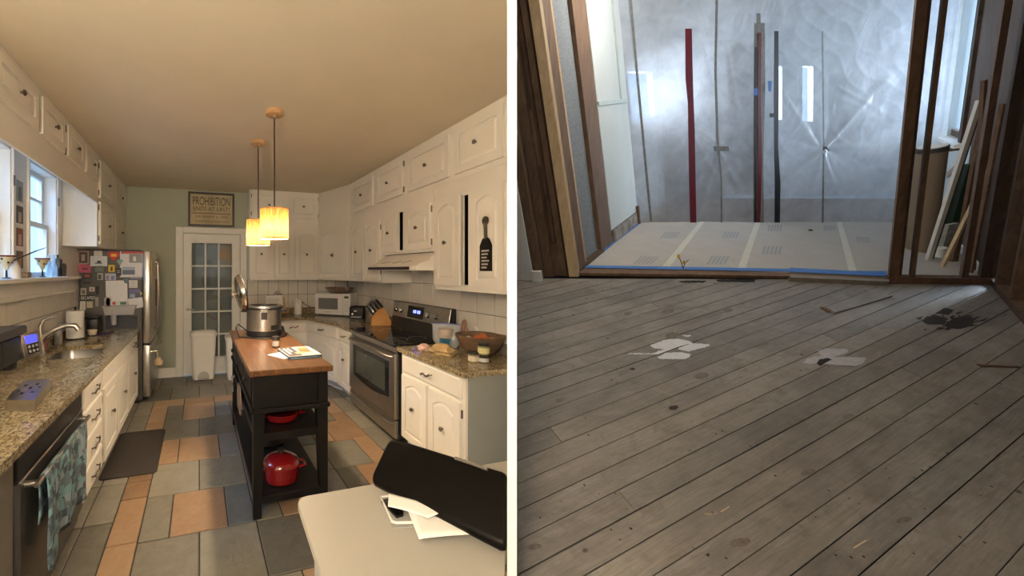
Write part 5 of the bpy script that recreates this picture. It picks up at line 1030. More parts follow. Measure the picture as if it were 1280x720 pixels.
# planks: a pencil of parallel lines, spacing read from the left edge
def line_off(c): y = 98+1/c; return fl(RF(646, y))[1]
offs = [line_off(.00012*k+.00041) for k in range(1, 34)]
joints = [(783, 625), (822, 383), (1035, 421), (696, 545), (1150, 470), (648, 412)]
jf = [fl(RF(*p)) for p in joints]
qn2 = fl(O0+QV)                                        # butt joints run along the cross direction
jn = (qn2[1], -qn2[0]); L_ = math.hypot(*jn); jn = (jn[0]/L_, jn[1]/L_)
if jn[0] < 0: jn = (-jn[0], -jn[1])
offs.sort()
for b0, b1 in zip(offs[:-1], offs[1:]):
    g = .0026 if random.random() < .7 else .0045
    strip = clip(clip(fpoly, (0, 1), b1-g/2), (0, -1), -(b0+g/2))
    if len(strip) < 3: continue
    cuts = [jn[0]*a+jn[1]*b for a, b in jf if b0 < b < b1]
    pieces = [strip]
    for c in sorted(cuts):
        nx = []
        for s_ in pieces: nx += [clip(s_, jn, c-.0015), clip(s_, (-jn[0], -jn[1]), -(c+.0015))]
        pieces = nx
    for pc in pieces:
        if len(pc) >= 3:
            lift = random.uniform(-.001, .001); MB().prism([un(a, b, lift) for a, b in pc], -RN*.022).build('floor_plank', BOARD, rfl)
def decal(name, label_, pix, matr, th=.0012, parent=None, lift=.0012):
    out = []
    for i, p in enumerate(pix):                          # ragged outline
        q = pix[(i+1) % len(pix)]; n = max(2, int(math.hypot(q[0]-p[0], q[1]-p[1])/1.3))
        for k in range(n):
            f = k/n; j = .55 if k else 0; out.append((p[0]+(q[0]-p[0])*f+random.uniform(-j, j)*1.3, p[1]+(q[1]-p[1])*f+random.uniform(-j, j)*.6))
    pix = out
    return MB().prism([RF(x, y, lift) for x, y in pix], RN*th).build(name, matr, parent)
WP = plain('white_paint_spill', (.62, .63, .66), .6, var=.08, scale=30); LP = plain('lilac_filler_patch', (.40, .38, .40), .7, var=.12, scale=30); SOOT = plain('black_stain', (.02, .017, .015), .9, var=.3, scale=40)
z5 = lambda x, y: (640+x/4, 340+y/4); z6 = lambda x, y: (960+x/4, 340+y/4)
decal('paint_patch', '', [z5(*p) for p in ((690, 368), (760, 340), (830, 335), (880, 345), (905, 358), (840, 372), (765, 400), (728, 413), (580, 413), (590, 408), (700, 408), (760, 388), (710, 382))], WP, parent=rfl)
decal('paint_patch', '', [z5(*p) for p in ((835, 380), (900, 358), (985, 362), (990, 370), (905, 393), (880, 400), (830, 388))], WP, parent=rfl)
decal('paint_patch', '', [z5(*p) for p in ((722, 430), (770, 405), (850, 403), (893, 412), (885, 428), (860, 438), (740, 436))], WP, parent=rfl)
decal('paint_patch', '', [z5(*p) for p in ((850, 318), (890, 316), (896, 322), (868, 326))], WP, parent=rfl)
decal('filler_patch', '', [z6(*p) for p in ((168, 455), (205, 430), (265, 420), (250, 395), (290, 383), (395, 388), (400, 402), (360, 418), (330, 428), (380, 425), (490, 430), (480, 455), (440, 472), (310, 465), (250, 458), (200, 462))], LP, parent=rfl)
decal('scorch_mark', '', [z6(*p) for p in ((880, 268), (930, 230), (990, 218), (1035, 235), (1020, 268), (960, 285), (905, 282))], SOOT, parent=rfl)
for i in range(46):
    a = random.gauss(0, 1); b = random.gauss(0, 1); cx, cy = 1189+a*17+b*4, 401+b*5-a*2.2; r1, r2 = random.uniform(1, 4.5), random.uniform(.4, 1.3)
    decal('scorch_mark', '', [(cx+r1*math.cos(t), cy+r2*math.sin(t)-.25*r1*math.cos(t)) for t in [k*.785 for k in range(8)]], SOOT, parent=rfl, lift=.0012+.0001*(i % 7))
for q in (((770, 245), (830, 215), (900, 235), (880, 262), (800, 262)), ((840, 205), (880, 180), (930, 190), (900, 215)), ((1030, 250), (1100, 230), (1080, 245)), ((740, 232), (775, 222), (760, 240))): decal('scorch_mark', '', [z6(*p) for p in q], SOOT, parent=rfl)
decal('floor_hole', '', [z6(*p) for p in ((242, 458), (255, 440), (300, 432), (318, 440), (285, 455), (262, 472))], plain('hole_black', (.006, .005, .005), .9), parent=rfl, lift=.0026)
for q in (((585, 488), (598, 480), (618, 482), (605, 492)), ((782, 680), (795, 670), (825, 669), (832, 678), (815, 690), (790, 688))): decal('knot_hole', '', [z5(*p) for p in q], plain('knot_brown', (.03, .02, .014), .9), parent=rfl)
for q in (((830, 28), (885, 26), (975, 28), (960, 36), (850, 36)), ((1025, 20), (1215, 18), (1212, 34), (1026, 31))): decal('floor_slot', '', [z5(p[0], p[1]+18) for p in q], plain('hole_black', (.006, .005, .005), .9), parent=rfl)
for i in range(70):
    a, b = random.uniform(650, 1262), random.uniform(372, 705); r = random.uniform(.0015, .005)
    MB().lathe([(r, 0), (r*.8, .0006)], RF(a, b, .0012), 7, RN).build('nail_hole', SOOT, rfl)
KNOT = plain('pale_knot', (.15, .12, .10), .8, var=.25, scale=60)
for cx, cy, r1 in ((737, 364, 7), (835, 389, 8), (840, 419, 9), (785, 392, 5), (877, 470, 9), (910, 388, 6), (668, 684, 9), (925, 678, 13), (760, 372, 5), (955, 430, 6), (1060, 520, 7), (1010, 590, 9), (1130, 650, 10), (700, 500, 6)):
    decal('wood_knot', '', [(cx+r1*math.cos(t)+.2*r1*math.sin(t), cy+r1*.38*math.sin(t)-r1*.22*math.cos(t)) for t in [k*.628 for k in range(10)]], KNOT, parent=rfl, lift=.0009, th=.0005)
# loose bits on the floor
def stick(p0, p1, w_, h_, matr, name, label, cat, up=None):
    p0, p1 = Vector(p0), Vector(p1); d = (p1-p0).normalized(); n = (up or RN); s_ = d.cross(n).normalized()*w_/2; n2 = s_.cross(d).normalized(); n2 = n2 if n2.dot(n) > 0 else -n2; n2 *= h_
    m = MB(); m.hexa([p0-s_, p0+s_, p0+s_+n2, p0-s_+n2, p1-s_, p1+s_, p1+s_+n2, p1-s_+n2]); return tag(m.build(name, matr), label, cat)
stick(RF(1037, 391.5, .001), RF(1110, 370, .001), .035, .012, BOARD, 'loose_lath', 'short loose strip of wood lifted off the plank floor', 'wood strip')
stick(RF(1028, 386, .001), RF(1038, 391.5, .001), .03, .014, DARKW, 'wood_chip', 'dark splintered chip at the end of the lifted strip', 'wood chip')
stick(RF(1222, 457, .002), RF(1272, 459, .002), .012, .006, DARKW, 'loose_twig', 'thin dark twig of wood by the right edge of the plank floor', 'twig')
for x0, y0, x1, y1, lb in ((812, 345, 855, 340, 'pale straw lying at the threshold'), (1082, 676, 1066, 686, 'pale sliver of wood on the plank floor'), (900, 641, 911, 634, 'short white splinter on a stained plank'), (880, 643, 889, 644, 'short brown splinter on a plank')): stick(RF(x0, y0, .002), RF(x1, y1, .002), .003, .002, NEWW, 'wood_splinter', lb, 'splinter')
# ------------------------------------------------------------------ threshold, paper floor beyond it
def fprism(name, pix, lift, th, matr, parent=None): return MB().prism([RF(x, y, lift) for x, y in pix], RN*th).build(name, matr, parent, base=parent is not None)
th_ = struct(thing('trim_3', None, None, RF(915, 344)), 'dark board edge under the paper covered floor')
fprism('edge_board', ((724, 341.5), (985, 346.5), (985, 348.5), (724, 344)), 0, .022, DARKW, th_); fprism('edge_board', ((985, 348), (1108, 354), (1108, 357), (985, 351.5)), 0, .035, wood('grey_old_trim', [(.12, .105, .09), (.2, .18, .15), (.26, .23, .2)], (4, 4, 4), .8), th_)
PAPR = plain('grey_floor_paper', (.45, .425, .39), .75, var=.05, scale=6)
ffl = struct(MB().prism([RF(x, y, .0) for x, y in ((700, 344), (985, 348.5), (1240, 354.5), (1180, 250), (760, 250))], RN*.024).build('floor', DARKW, base=False), 'floor of the plastic-screened room')
pf = thing('floor_paper', 'grey protective paper taped over the floor of the screened room', 'floor paper', RF(950, 310))
xs_b = (727, 829, 924, 1064.5, 1236); xs_t = (799, 876.5, 946, 1047, 1176); yb = (337.5, 339.5, 342, 347, 352); yt = (281, 280, 280, 280, 281)
for i in range(4):
    e = .0015*(i % 2)
    MB().prism([RF(xs_b[i]-.6, yb[i], .0245+e), RF(xs_b[i+1]+.6, yb[i+1], .0245+e), RF(xs_t[i+1]+.6, yt[i+1], .0245+e), RF(xs_t[i]-.6, yt[i], .0245+e)], RN*.0015).build('paper_sheet', PAPR, pf)
TAPEW = plain('pale_masking_tape', (.60, .59, .50), .6); BLUE = plain('blue_painter_tape', (.05, .17, .50), .6)
for i in (1, 2, 3):
    MB().prism([RF(xs_b[i]-5, yb[i], .0275), RF(xs_b[i]+5, yb[i], .0275), RF(xs_t[i]+3.2, yt[i], .0275), RF(xs_t[i]-3.2, yt[i], .0275)], RN*.001).build('seam_tape', TAPEW, pf)
for q in (((727, 335.5), (850, 337.5), (850, 341), (727, 338.5)), ((850, 337.5), (985, 340), (985, 343.5), (850, 341)), ((985, 338.5), (1060, 342.5), (1106, 343), (1104, 349.5), (985, 344)), ((738, 326), (797, 281), (801, 281), (748, 322)), ((740, 327), (757, 312), (764, 310), (745, 326)), ((1128, 348), (1232, 350), (1232, 353), (1128, 351.5))):
    MB().prism([RF(x, y, .029) for x, y in q], RN*.0012).build('edge_tape', BLUE, pf)
PRN = plain('faint_blue_print', (.33, .33, .34), .8)
for cx, cy, s_ in ((801, 329, 1), (893, 329, 1), (833, 297, .8), (910, 297, .8), (962, 316, 1), (966, 288, .75), (1078, 303, .7), (1035, 288, .6)):
    for k in range(5):
        x = cx+(k-2)*5*s_; sk = (1015-cx)*.05; MB().prism([RF(x-1.6*s_, cy+5*s_, .0275), RF(x+1.4*s_, cy+5*s_, .0275), RF(x+1.4*s_+sk*s_, cy-5*s_, .0275), RF(x-1.6*s_+sk*s_, cy-5*s_, .0275)], RN*.0006).build('print_block', PRN, pf)
stick(RF(1009, 291, .028), RF(1013, 292, .028), .02, .012, DARKW, 'wood_chip', 'dark crumb of wood on the grey paper', 'wood chip')
m = MB(); q = RF(852, 340, .03); m.tube([q, q+RU*.06+RT*-.012, q+RU*.11-RT*.03], .003, 5); m.tube([q, q+RU*.05+RT*.02, q+RU*.08+RT*.05], .003, 5); w_ = thing('cable_ends', 'two cut cable ends with yellow caps at the threshold', 'cable', q); m.build('cable', DARKW, w_)
for e in (q+RU*.10-RT*.03, q+RU*.045+RT*.012): m = MB(); m.lathe([(.009, 0), (.012, .012), (.005, .03)], e, 8, RU); m.build('wire_cap', plain('yellow_cap', (.55, .36, .02), .5), w_)
# ------------------------------------------------------------------ stud walls
PN = Vector((PD.y, -PD.x, 0)).normalized()            # partition normal, towards the stripped room
def stud(parent, x0, x1, y, matr, depth=.09, h=2.9, name='stud', back=0.0, z0=0.0, y1=None):
    p0, p1 = RF(x0, y)+RD*back+RU*z0, RF(x1, y1 or y)+RD*back+RU*z0; d = RD*depth; u = RU*h
    m = MB().hexa([p0, p1, p1+d, p0+d, p0+u, p1+u, p1+d+u, p0+d+u])
    if x0 < 900: m.cut(PN*.013, PN)
    return m.build(name, matr, parent)
wsl = struct(thing('wall_stripped_left', None, None, RF(690, 347)), 'left stud wall of the stripped room')
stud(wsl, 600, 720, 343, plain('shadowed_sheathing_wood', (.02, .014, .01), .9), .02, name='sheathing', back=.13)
WTR = plain('white_old_trim', (.62, .62, .60), .6, var=.06)
for x0, x1, h in ((642, 650, 2.9), (651, 659, 2.9), (660, 667, 2.9)): pass
stud(wsl, 668, 678, 348, DARKW, .09); stud(wsl, 680.5, 691, 347, DARKW, .10, back=.02); stud(wsl, 693.5, 698, 346, DARKW, .08, back=.05); stud(wsl, 701, 707.5, 346, DARKW, .09, back=.02); stud(wsl, 711.5, 722.5, 346, NEWW, .05)
stud(wsl, 690, 702, 346, DARKW, .06, h=.28, name='block', back=.03); stud(wsl, 686, 696, 346, DARKW, .06, h=.42, z0=.9, name='block', back=.03)
wt = struct(thing('trim_4', None, None, RF(656, 350)), 'white fluted door trim cut off near the floor')
for x0, x1, b in ((645, 651, .01), (651.5, 656.5, 0), (657, 667, -.006)): stud(wt, x0, x1, 350.5, WTR, .02, h=1.35, name='trim_board', back=b)
stud(wt, 666, 678, 352, WTR, .03, h=.09, name='plinth', back=-.01)
# far room, left wall (runs back along the depth direction)
def wp(p0, s_, t_): return p0+RD*s_+RU*t_
LW0 = RF(724, 342); LW1 = RF(797, 281.5); LS = (LW1-LW0).length
LWd = (LW1-LW0).normalized(); LWn = LWd.cross(RU).normalized(); LWn = LWn if LWn.dot(RT) > 0 else -LWn
def lwall(s0, s1, t0, t1, n0, n1, name, matr, parent):
    f = lambda s_, t_, n_: LW0+LWd*s_+RU*t_+LWn*n_
    return MB().hexa([f(s0, t0, n0), f(s1, t0, n0), f(s1, t0, n1), f(s0, t0, n1), f(s0, t1, n0), f(s1, t1, n0), f(s1, t1, n1), f(s0, t1, n1)]).cut(PN*.013, PN).build(name, matr, parent)
wfl = struct(thing('wall_far_left', None, None, LW0), 'half stripped left wall of the screened room')
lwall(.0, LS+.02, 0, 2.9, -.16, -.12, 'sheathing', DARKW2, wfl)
FELT = plain('grey_felt_paper', (.20, .225, .25), .9, var=.25, scale=60)
lwall(.0, LS*.52, .0, 2.9, -.05, -.03, 'felt_panel', FELT, wfl)
lwall(-.04, LS*.09, 0, 2.9, -.09, .0, 'stud', DARKW, wfl); lwall(LS*.095, LS*.115, 0, 2.9, -.09, -.005, 'stud_edge', LIGHTWOOD, wfl); lwall(LS*.33, LS*.50, 0, 2.9, -.09, .0, 'stud', DARKW, wfl)
lwall(-.02, LS*.34, .0, .05, -.09, .015, 'bottom_plate', DARKW, wfl)
lwall(LS*.50, LS, .16, 1.30, -.03, .006, 'wall_panel', PLAS, wfl); lwall(LS*.50, LS, 1.335, 2.9, -.03, .006, 'wall_panel', PLAS, wfl)
lwall(LS*.51, LS, 1.30, 1.335, -.03, .012, 'panel_strip', plain('pale_green_strip', (.45, .53, .50), .6), wfl)
lwall(LS*.88, LS*.90, 1.34, 2.9, .0, .014, 'panel_strip', plain('pale_green_strip', (.45, .53, .50), .6), wfl)
lwall(LS*.52, LS*.99, .025, .15, -.03, .012, 'baseboard', plain('peeling_baseboard', (.30, .26, .22), .9, var=.55, scale=9), wfl)
lwall(LS*.98, LS*1.0, .02, .22, -.03, .03, 'stud_end', DARKW, wfl)
# far room, right wall with its window
RW0 = RF(1231, 351); RW1 = RF(1170, 281.5); RS = (RW1-RW0).length; RWd = (RW1-RW0).normalized(); RWn = RWd.cross(RU).normalized(); RWn = RWn if RWn.dot(RT) < 0 else -RWn
def rwall(s0, s1, t0, t1, n0, n1, name, matr, parent):
    f = lambda s_, t_, n_: RW0+RWd*s_+RU*t_+RWn*n_
    return MB().hexa([f(s0, t0, n0), f(s1, t0, n0), f(s1, t0, n1), f(s0, t0, n1), f(s0, t1, n0), f(s1, t1, n0), f(s1, t1, n1), f(s0, t1, n1)]).build(name, matr, parent)
def rw_st(x, y):
    p = onplane(x, y, RW0, RWn)-RW0; n = RU-RWd*RU.dot(RWd); t_ = p.dot(n)/n.dot(n); return (p.dot(RWd)-t_*RU.dot(RWd), t_)
s_far, t_sill = rw_st(1175, 166); s_near, _ = rw_st(1206, 173)
wfr = struct(thing('wall_far_right', None, None, RW0), 'plaster wall with a window, right of the paper floor')
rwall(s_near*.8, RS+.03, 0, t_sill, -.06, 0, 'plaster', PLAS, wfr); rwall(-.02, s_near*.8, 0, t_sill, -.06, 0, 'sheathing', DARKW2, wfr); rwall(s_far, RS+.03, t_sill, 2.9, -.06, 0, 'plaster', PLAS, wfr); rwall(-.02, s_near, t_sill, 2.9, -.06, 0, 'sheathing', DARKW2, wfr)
wn = struct(thing('window_3', None, None, RW0+RWd*((s_far+s_near)/2)+RU*t_sill), 'old dark sash window with a white sill in the stripped room')
rwall(s_near-.08, s_far+.05, t_sill-.035, t_sill, -.05, .06, 'sill', WHITE, wn); rwall(s_far-.05, s_far+.06, t_sill, 2.9, -.02, .02, 'casing_board', WHITE, wn); rwall(s_far-.10, s_far-.05, t_sill, 2.9, -.05, .0, 'sash', DARKW2, wn); rwall(s_near, s_near+.10, t_sill, 2.9, -.05, .02, 'sash', DARKW2, wn)
rwall(s_near+.1, s_far-.10, t_sill, t_sill+.06, -.05, -.02, 'sash', DARKW2, wn); rwall(s_near+.1, s_far-.10, t_sill+.06, 2.9, -.04, -.036, 'pane', glass('window_glass'), wn)
rwall(s_near+.0, s_near-.05, t_sill-.06, t_sill-.035, -.0, .08, 'sill_end', DARKW, wn)
rwall(s_far+.02, s_far+.09, t_sill-.01, t_sill+.05, .02, .026, 'blue_tape', BLUE, wn)
rwall(.05, RS, .0, .09, 0, .015, 'baseboard', WHITE, wfr)
# right stud wall between the rooms
wsr = struct(thing('wall_stripped_right', None, None, RF(1170, 353)), 'right stud wall of the stripped room')
stud(wsr, 1109, 1238, 354.5, DARKW, .09, h=.05, name='bottom_plate', y1=356)
for x0, x1, mt, dp in ((1110.5, 1122.5, DARKW, .10), (1137, 1143, DARKW, .09), (1201, 1209.5, DARKW, .09), (1224, 1236, DARKW2, .09)): stud(wsr, x0, x1, 354, mt, dp, h=2.9, z0=.05)
stud(wsr, 1122.5, 1127, 353, DARKW2, .10, h=2.9, z0=.05, back=.03)
# side wall of the stripped room coming towards the viewer
wss = struct(thing('wall_stripped_side', None, None, RF(1300, 430)), 'dark boarded side wall of the stripped room')
S0, S1 = RF(1237, 355.5), RF(1607, 781); SD = (S1-S0); SL = SD.length; SD.normalize(); SN = SD.cross(RU).normalized(); SN = SN if SN.dot(RT) < 0 else -SN
def swall(s0, s1, t0, t1, n0, n1, name, matr):
    f = lambda s_, t_, n_: S0+SD*s_+RU*t_+SN*n_
    return MB().hexa([f(s0, t0, n0), f(s1, t0, n0), f(s1, t0, n1), f(s0, t0, n1), f(s0, t1, n0), f(s1, t1, n0), f(s1, t1, n1), f(s0, t1, n1)]).build(name, matr, wss)
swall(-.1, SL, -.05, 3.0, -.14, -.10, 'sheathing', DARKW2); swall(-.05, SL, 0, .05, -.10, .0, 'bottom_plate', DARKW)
s_ = .10
while s_ < SL: swall(s_, s_+.05, .05, 3.0, -.10, 0, 'stud', DARKW2 if int(s_*10) % 2 else DARKW); s_ += .34
# ceiling of the stripped room and the room beyond
cp_ = [RF(*p)+UP*2.85 for p in ((642, 230), (642, 352), (642, 790), (1640, 790), (1260, 352), (1210, 230))]
struct(MB().prism(cp_, UP*.05).build('ceiling', CEIL, base=False), 'ceiling over the stripped room')
# ------------------------------------------------------------------ room behind the plastic
bwx = [RF(x, 248) for x in (720, 1185)]
def bq(x, y): return onplane(x, y, bwx[0], RD.cross(RU).cross(RU).normalized() if False else RT.cross(RU).normalized())
wbk = struct(thing('wall_far_back', None, None, RF(950, 248)), 'wall with bright windows behind the plastic sheet')
BWM = plain('screened_room_wall', (.66, .69, .72), .8, var=.05, scale=2); DKP = plain('screened_dark_panel', (.09, .105, .125), .7); BN = RU.cross(RT).normalized(); BN = BN if BN.dot(FW) > 0 else -BN
def bpanel(name, x0, x1, y0, y1, n0, th, matr, parent):
    return MB().prism([bq(x0, y1)-BN*n0, bq(x1, y1)-BN*n0, bq(x1, y0)-BN*n0, bq(x0, y0)-BN*n0], -BN*th).build(name, matr, parent)
WIN = ((962, 972, 84, 150), (997, 1010, 84, 152))
xs = [700, 962, 972, 997, 1010, 1190]
for i, (a, b) in enumerate(zip(xs[:-1], xs[1:])):
    hit = [w_ for w_ in WIN if w_[0] == a]
    if hit: bpanel('wall_piece', a, b, hit[0][3], 252, 0, .05, BWM, wbk); bpanel('wall_piece', a, b, -60, hit[0][2], 0, .05, BWM, wbk)
    else: bpanel('wall_piece', a, b, -60, 252, 0, .05, BWM, wbk)
for x0, x1, y0, y1 in ((826, 886, 42, 246), (1030, 1112, 96, 190), (905, 935, 60, 230)): bpanel('cupboard_panel', x0, x1, y0, y1, .05, .12, DKP, wbk)
# side closures of the screened room
for nm, xa, xb in (('wall_screen_left', 797, 770), ('wall_screen_right', 1171, 1152)):
    p0, p1 = RF(xa, 281), RF(xb if nm.endswith('left') else xb, 248); 
    if nm.endswith('left'):
        p1 = RF(797+(1015-797)*(1-(150/183.)), 248); dv = (p1-p0).normalized(); LN2 = dv.cross(RU).normalized(); LN2 = LN2 if LN2.dot(RT) > 0 else -LN2
        def sl_st(x, y):
            p = onplane(x, y, p0, LN2)-p0; n = RU-dv*RU.dot(dv); t_ = p.dot(n)/n.dot(n); return (p.dot(dv)-t_*RU.dot(dv), t_)
        Ls = (p1-p0).length; sa, ta = sl_st(789, 152); sb, tb_ = sl_st(815, 90)
        wsc = struct(thing('wall_screen_left', None, None, p0), 'left wall with a bright window behind the plastic'); sa, sb = max(.03, sa), min(Ls-.03, sb)
        for s0, s1, t0, t1 in ((0, sa, 0, 2.9), (sb, Ls, 0, 2.9), (sa, sb, 0, ta), (sa, sb, tb_, 2.9)):
            f = lambda a_, b_, c_: p0+dv*a_+RU*b_-LN2*c_
            MB().hexa([f(s0, t0, 0), f(s1, t0, 0), f(s1, t0, .05), f(s0, t0, .05), f(s0, t1, 0), f(s1, t1, 0), f(s1, t1, .05), f(s0, t1, .05)]).cut(PN*.013, PN).build('wall_piece', BWM, wsc)
        area_light('screened_window_daylight', p0+dv*((sa+sb)/2)+RU*((ta+tb_)/2)-LN2*.16, LN2, .3, .4, 6, (.85, .92, 1.0)); continue
    else: p1 = RF(1171-(1171-1015)*(1-(150/183.)), 248)
    e = RT*(-.05 if nm.endswith('left') else .05); MB_ = MB().hexa([p0, p1, p1+e, p0+e, p0+RU*2.9, p1+RU*2.9, p1+e+RU*2.9, p0+e+RU*2.9]); struct(MB_.build(nm, BWM, base=False))
# ------------------------------------------------------------------ plastic sheet
def filmmat():
    m, nt, p = newmat('milky_plastic_film'); n = noisetex(nt, wcoords(nt), 5, 5, .6, .5)
    tr = nt.nodes.new('ShaderNodeBsdfTransparent'); tl = nt.nodes.new('ShaderNodeBsdfTranslucent'); df = nt.nodes.new('ShaderNodeBsdfDiffuse'); gl_ = nt.nodes.new('ShaderNodeBsdfGlossy'); gl_.inputs['Roughness'].default_value = .38
    for q in (tl, df): q.inputs[0].default_value = (.86, .91, .97, 1)
    rg = noisetex(nt, wcoords(nt, (1, 1, .55)), 2.2, 3, .5, 1.6); ab = nt.nodes.new('ShaderNodeMath'); ab.operation = 'PINGPONG'; ab.inputs[1].default_value = .09; nt.links.new(rg, ab.inputs[0])
    bp = nt.nodes.new('ShaderNodeBump'); bp.inputs['Strength'].default_value = .3; bp.inputs['Distance'].default_value = .06; nt.links.new(ab.outputs[0], bp.inputs['Height'])
    for q in (tl, df, gl_): nt.links.new(bp.outputs[0], q.inputs['Normal'])
    tr.inputs[0].default_value = (.92, .96, 1, 1)
    a = nt.nodes.new('ShaderNodeMixShader'); a.inputs[0].default_value = .42; nt.links.new(tl.outputs[0], a.inputs[1]); nt.links.new(df.outputs[0], a.inputs[2])
    b = nt.nodes.new('ShaderNodeMixShader'); nt.links.new(ramp(nt, n, [(.3, (.48, .48, .48)), (.7, (.66, .66, .66))]), b.inputs[0]); nt.links.new(tr.outputs[0], b.inputs[1]); nt.links.new(a.outputs[0], b.inputs[2])
    f_ = nt.nodes.new('ShaderNodeFresnel'); f_.inputs[0].default_value = 1.07
    c = nt.nodes.new('ShaderNodeMixShader'); nt.links.new(f_.outputs[0], c.inputs[0]); nt.links.new(b.outputs[0], c.inputs[1]); nt.links.new(gl_.outputs[0], c.inputs[2])
    nt.links.new(c.outputs[0], nt.nodes['Material Output'].inputs[0]); return m
PB = RF(950, 280)
def pq(x, y, out=0.0): return onplane(x, y, PB, BN)-BN*out
pt = thing('plastic_sheet', 'clear plastic dust sheet hung across the room with red and grey tape', 'plastic sheet', PB)
knots = [(1026, 186, 1.0), (945, 200, .7), (892, 190, .6), (862, 165, .5)]
CREASE = [(1026, 188, 1110, 95, .03), (1026, 188, 975, 225, .03), (1026, 190, 1008, 262, .025), (1026, 190, 1048, 250, .03), (1026, 188, 1060, 235, .02), (1028, 183, 1125, 184, .012), (1028, 228, 1125, 232, .018), (862, 158, 940, 205, .022), (862, 165, 905, 240, .02), (898, 190, 870, 270, .016), (898, 190, 935, 262, .016), (945, 205, 985, 190, .018), (945, 210, 985, 275, .015), (1090, 232, 1125, 262, .02), (1125, 230, 1085, 255, .015), (800, 262, 850, 278, .012), (880, 60, 905, 150, .01), (910, 60, 925, 180, .01), (1050, 110, 1120, 150, .01), (980, 120, 1015, 175, .012)]
def film(u, v):
    x = 795.5+(1171-795.5)*u; x = 950+(x-950)*(1+(280-(279.5-345*v))/1470.*1.0); y = 279.5-345*v
    d = .014*noise.noise(Vector((x*.013, y*.006, 1.7)))+.006*noise.noise(Vector((x*.05+y*.02, y*.03, 4)))+.004*(1-abs(noise.noise(Vector((x*.03-y*.02, y*.02+x*.01, 7)))))**6
    for kx, ky, s_ in knots:
        dx, dy = x-kx, y-ky; r = math.hypot(dx, dy)+1; an = math.atan2(dy, dx)
        if r < 130: d += s_*.013*math.exp(-r/55)*abs(math.sin(an*4+kx))*min(1, r/10)
    d += .02*math.exp(-((y-279)/5)**2)*(.5+.5*noise.noise(Vector((x*.04, 0, 9))))
    for (x0, y0, x1, y1, h) in CREASE:
        vx, vy = x1-x0, y1-y0; L2 = vx*vx+vy*vy; t = max(0, min(1, ((x-x0)*vx+(y-y0)*vy)/L2)); dd = math.hypot(x-x0-vx*t, y-y0-vy*t)
        if dd < 12: d += .42*h*math.exp(-(dd/(2.2+3*t))**2)*(1-.6*t)
    return pq(x, y, d)
MB().grid(film, 250, 190).build('film', filmmat(), pt, 180)
def strip(name, pts, w0, matr, out=.03, th=.002):
    m = MB(); lp = []
    for x, y, w_ in pts: lp.append([pq(x-w_/2, y, out), pq(x+w_/2, y, out), pq(x+w_/2, y, out+th), pq(x-w_/2, y, out+th)])
    m.loft(lp); return m.build(name, matr, pt)
REDT = plain('red_tape', (.14, .006, .016), .45, var=.2, scale=50); GRYT = plain('grey_zipper_tape', (.20, .20, .19), .6, var=.2, scale=40); BLKT = plain('black_tape', (.018, .018, .02), .4)
strip('red_tape_strip', [(857, 37, 8), (858, 100, 9), (860, 130, 7), (861, 165, 8), (862, 220, 8), (863.5, 279, 7.5)], 0, REDT)
strip('grey_zipper', [(945, 30, 13), (945, 120, 14), (944, 200, 12), (944.5, 279, 13)], 0, GRYT); strip('red_tape_strip', [(945, 42, 3.5), (944.5, 130, 4), (946, 200, 4.5), (944, 279, 4)], 0, REDT, .033)
strip('black_tape_edge', [(940, 60, 2), (940, 200, 2.5), (940, 279, 3)], 0, BLKT, .034); strip('tape_tab', [(943.5, 18, 5), (944, 31, 5)], 0, GRYT)
strip('black_tape_strip', [(966, 40, 5), (966, 120, 6), (966, 185, 5), (968, 230, 7), (967.5, 279, 6.5)], 0, BLKT)
strip('grey_tape_strip', [(892, 0, 3), (890.5, 90, 3), (893, 170, 3), (898, 225, 2), (898.5, 279, 2.2)], 0, GRYT, .03); strip('grey_tape_strip', [(1023, 40, 1.6), (1025, 180, 1.8), (1024, 279, 2.2)], 0, GRYT, .03); strip('grey_tape_strip', [(785, 0, 3), (793, 90, 3), (803, 195, 3), (811, 276, 2.6)], 0, GRYT, .03)
strip('tape_patch', [(897, 183, 19), (898, 189, 18)], 0, GRYT, .034); strip('tape_patch', [(1026, 183, 4), (1027.5, 189, 8)], 0, BLKT, .034); strip('blue_tape_tab', [(939.5, 111, 5), (939.5, 120, 5)], 0, BLUE, .037); strip('blue_tape_tab', [(957, 102, 5), (957, 115, 3)], 0, BLUE, .037); strip('black_tape_tab', [(960, 142, 6), (960, 147, 6)], 0, BLKT, .036)
strip('bottom_lath', [(798, 279.5, 1), (798, 281, 1)], 0, DARKW) if False else None
p0, p1 = pq(797, 279.5, .02), pq(1171, 280.5, .02); m = MB(); m.hexa([p0, p1, p1-BN*.012, p0-BN*.012, p0+RU*.012, p1+RU*.012, p1-BN*.012+RU*.012, p0-BN*.012+RU*.012]); m.build('bottom_strip', plain('brown_bottom_strip', (.20, .15, .11), .8), pt)
# ------------------------------------------------------------------ things stored in the right bay
tc = RF(1147, 316, .027); dm = thing('cardboard_tube', 'tall brown cardboard drum standing behind the stud wall', 'cardboard tube', tc)
hT = 1.0
for hT in [k*.01 for k in range(60, 160)]:
    p = tc+RU*hT-CAM; yy = HY-FPX*p.dot(UP)/p.dot(FW)
    if yy < 186: break
CARD = plain('brown_cardboard', (.24, .18, .125), .85, var=.06, scale=4)
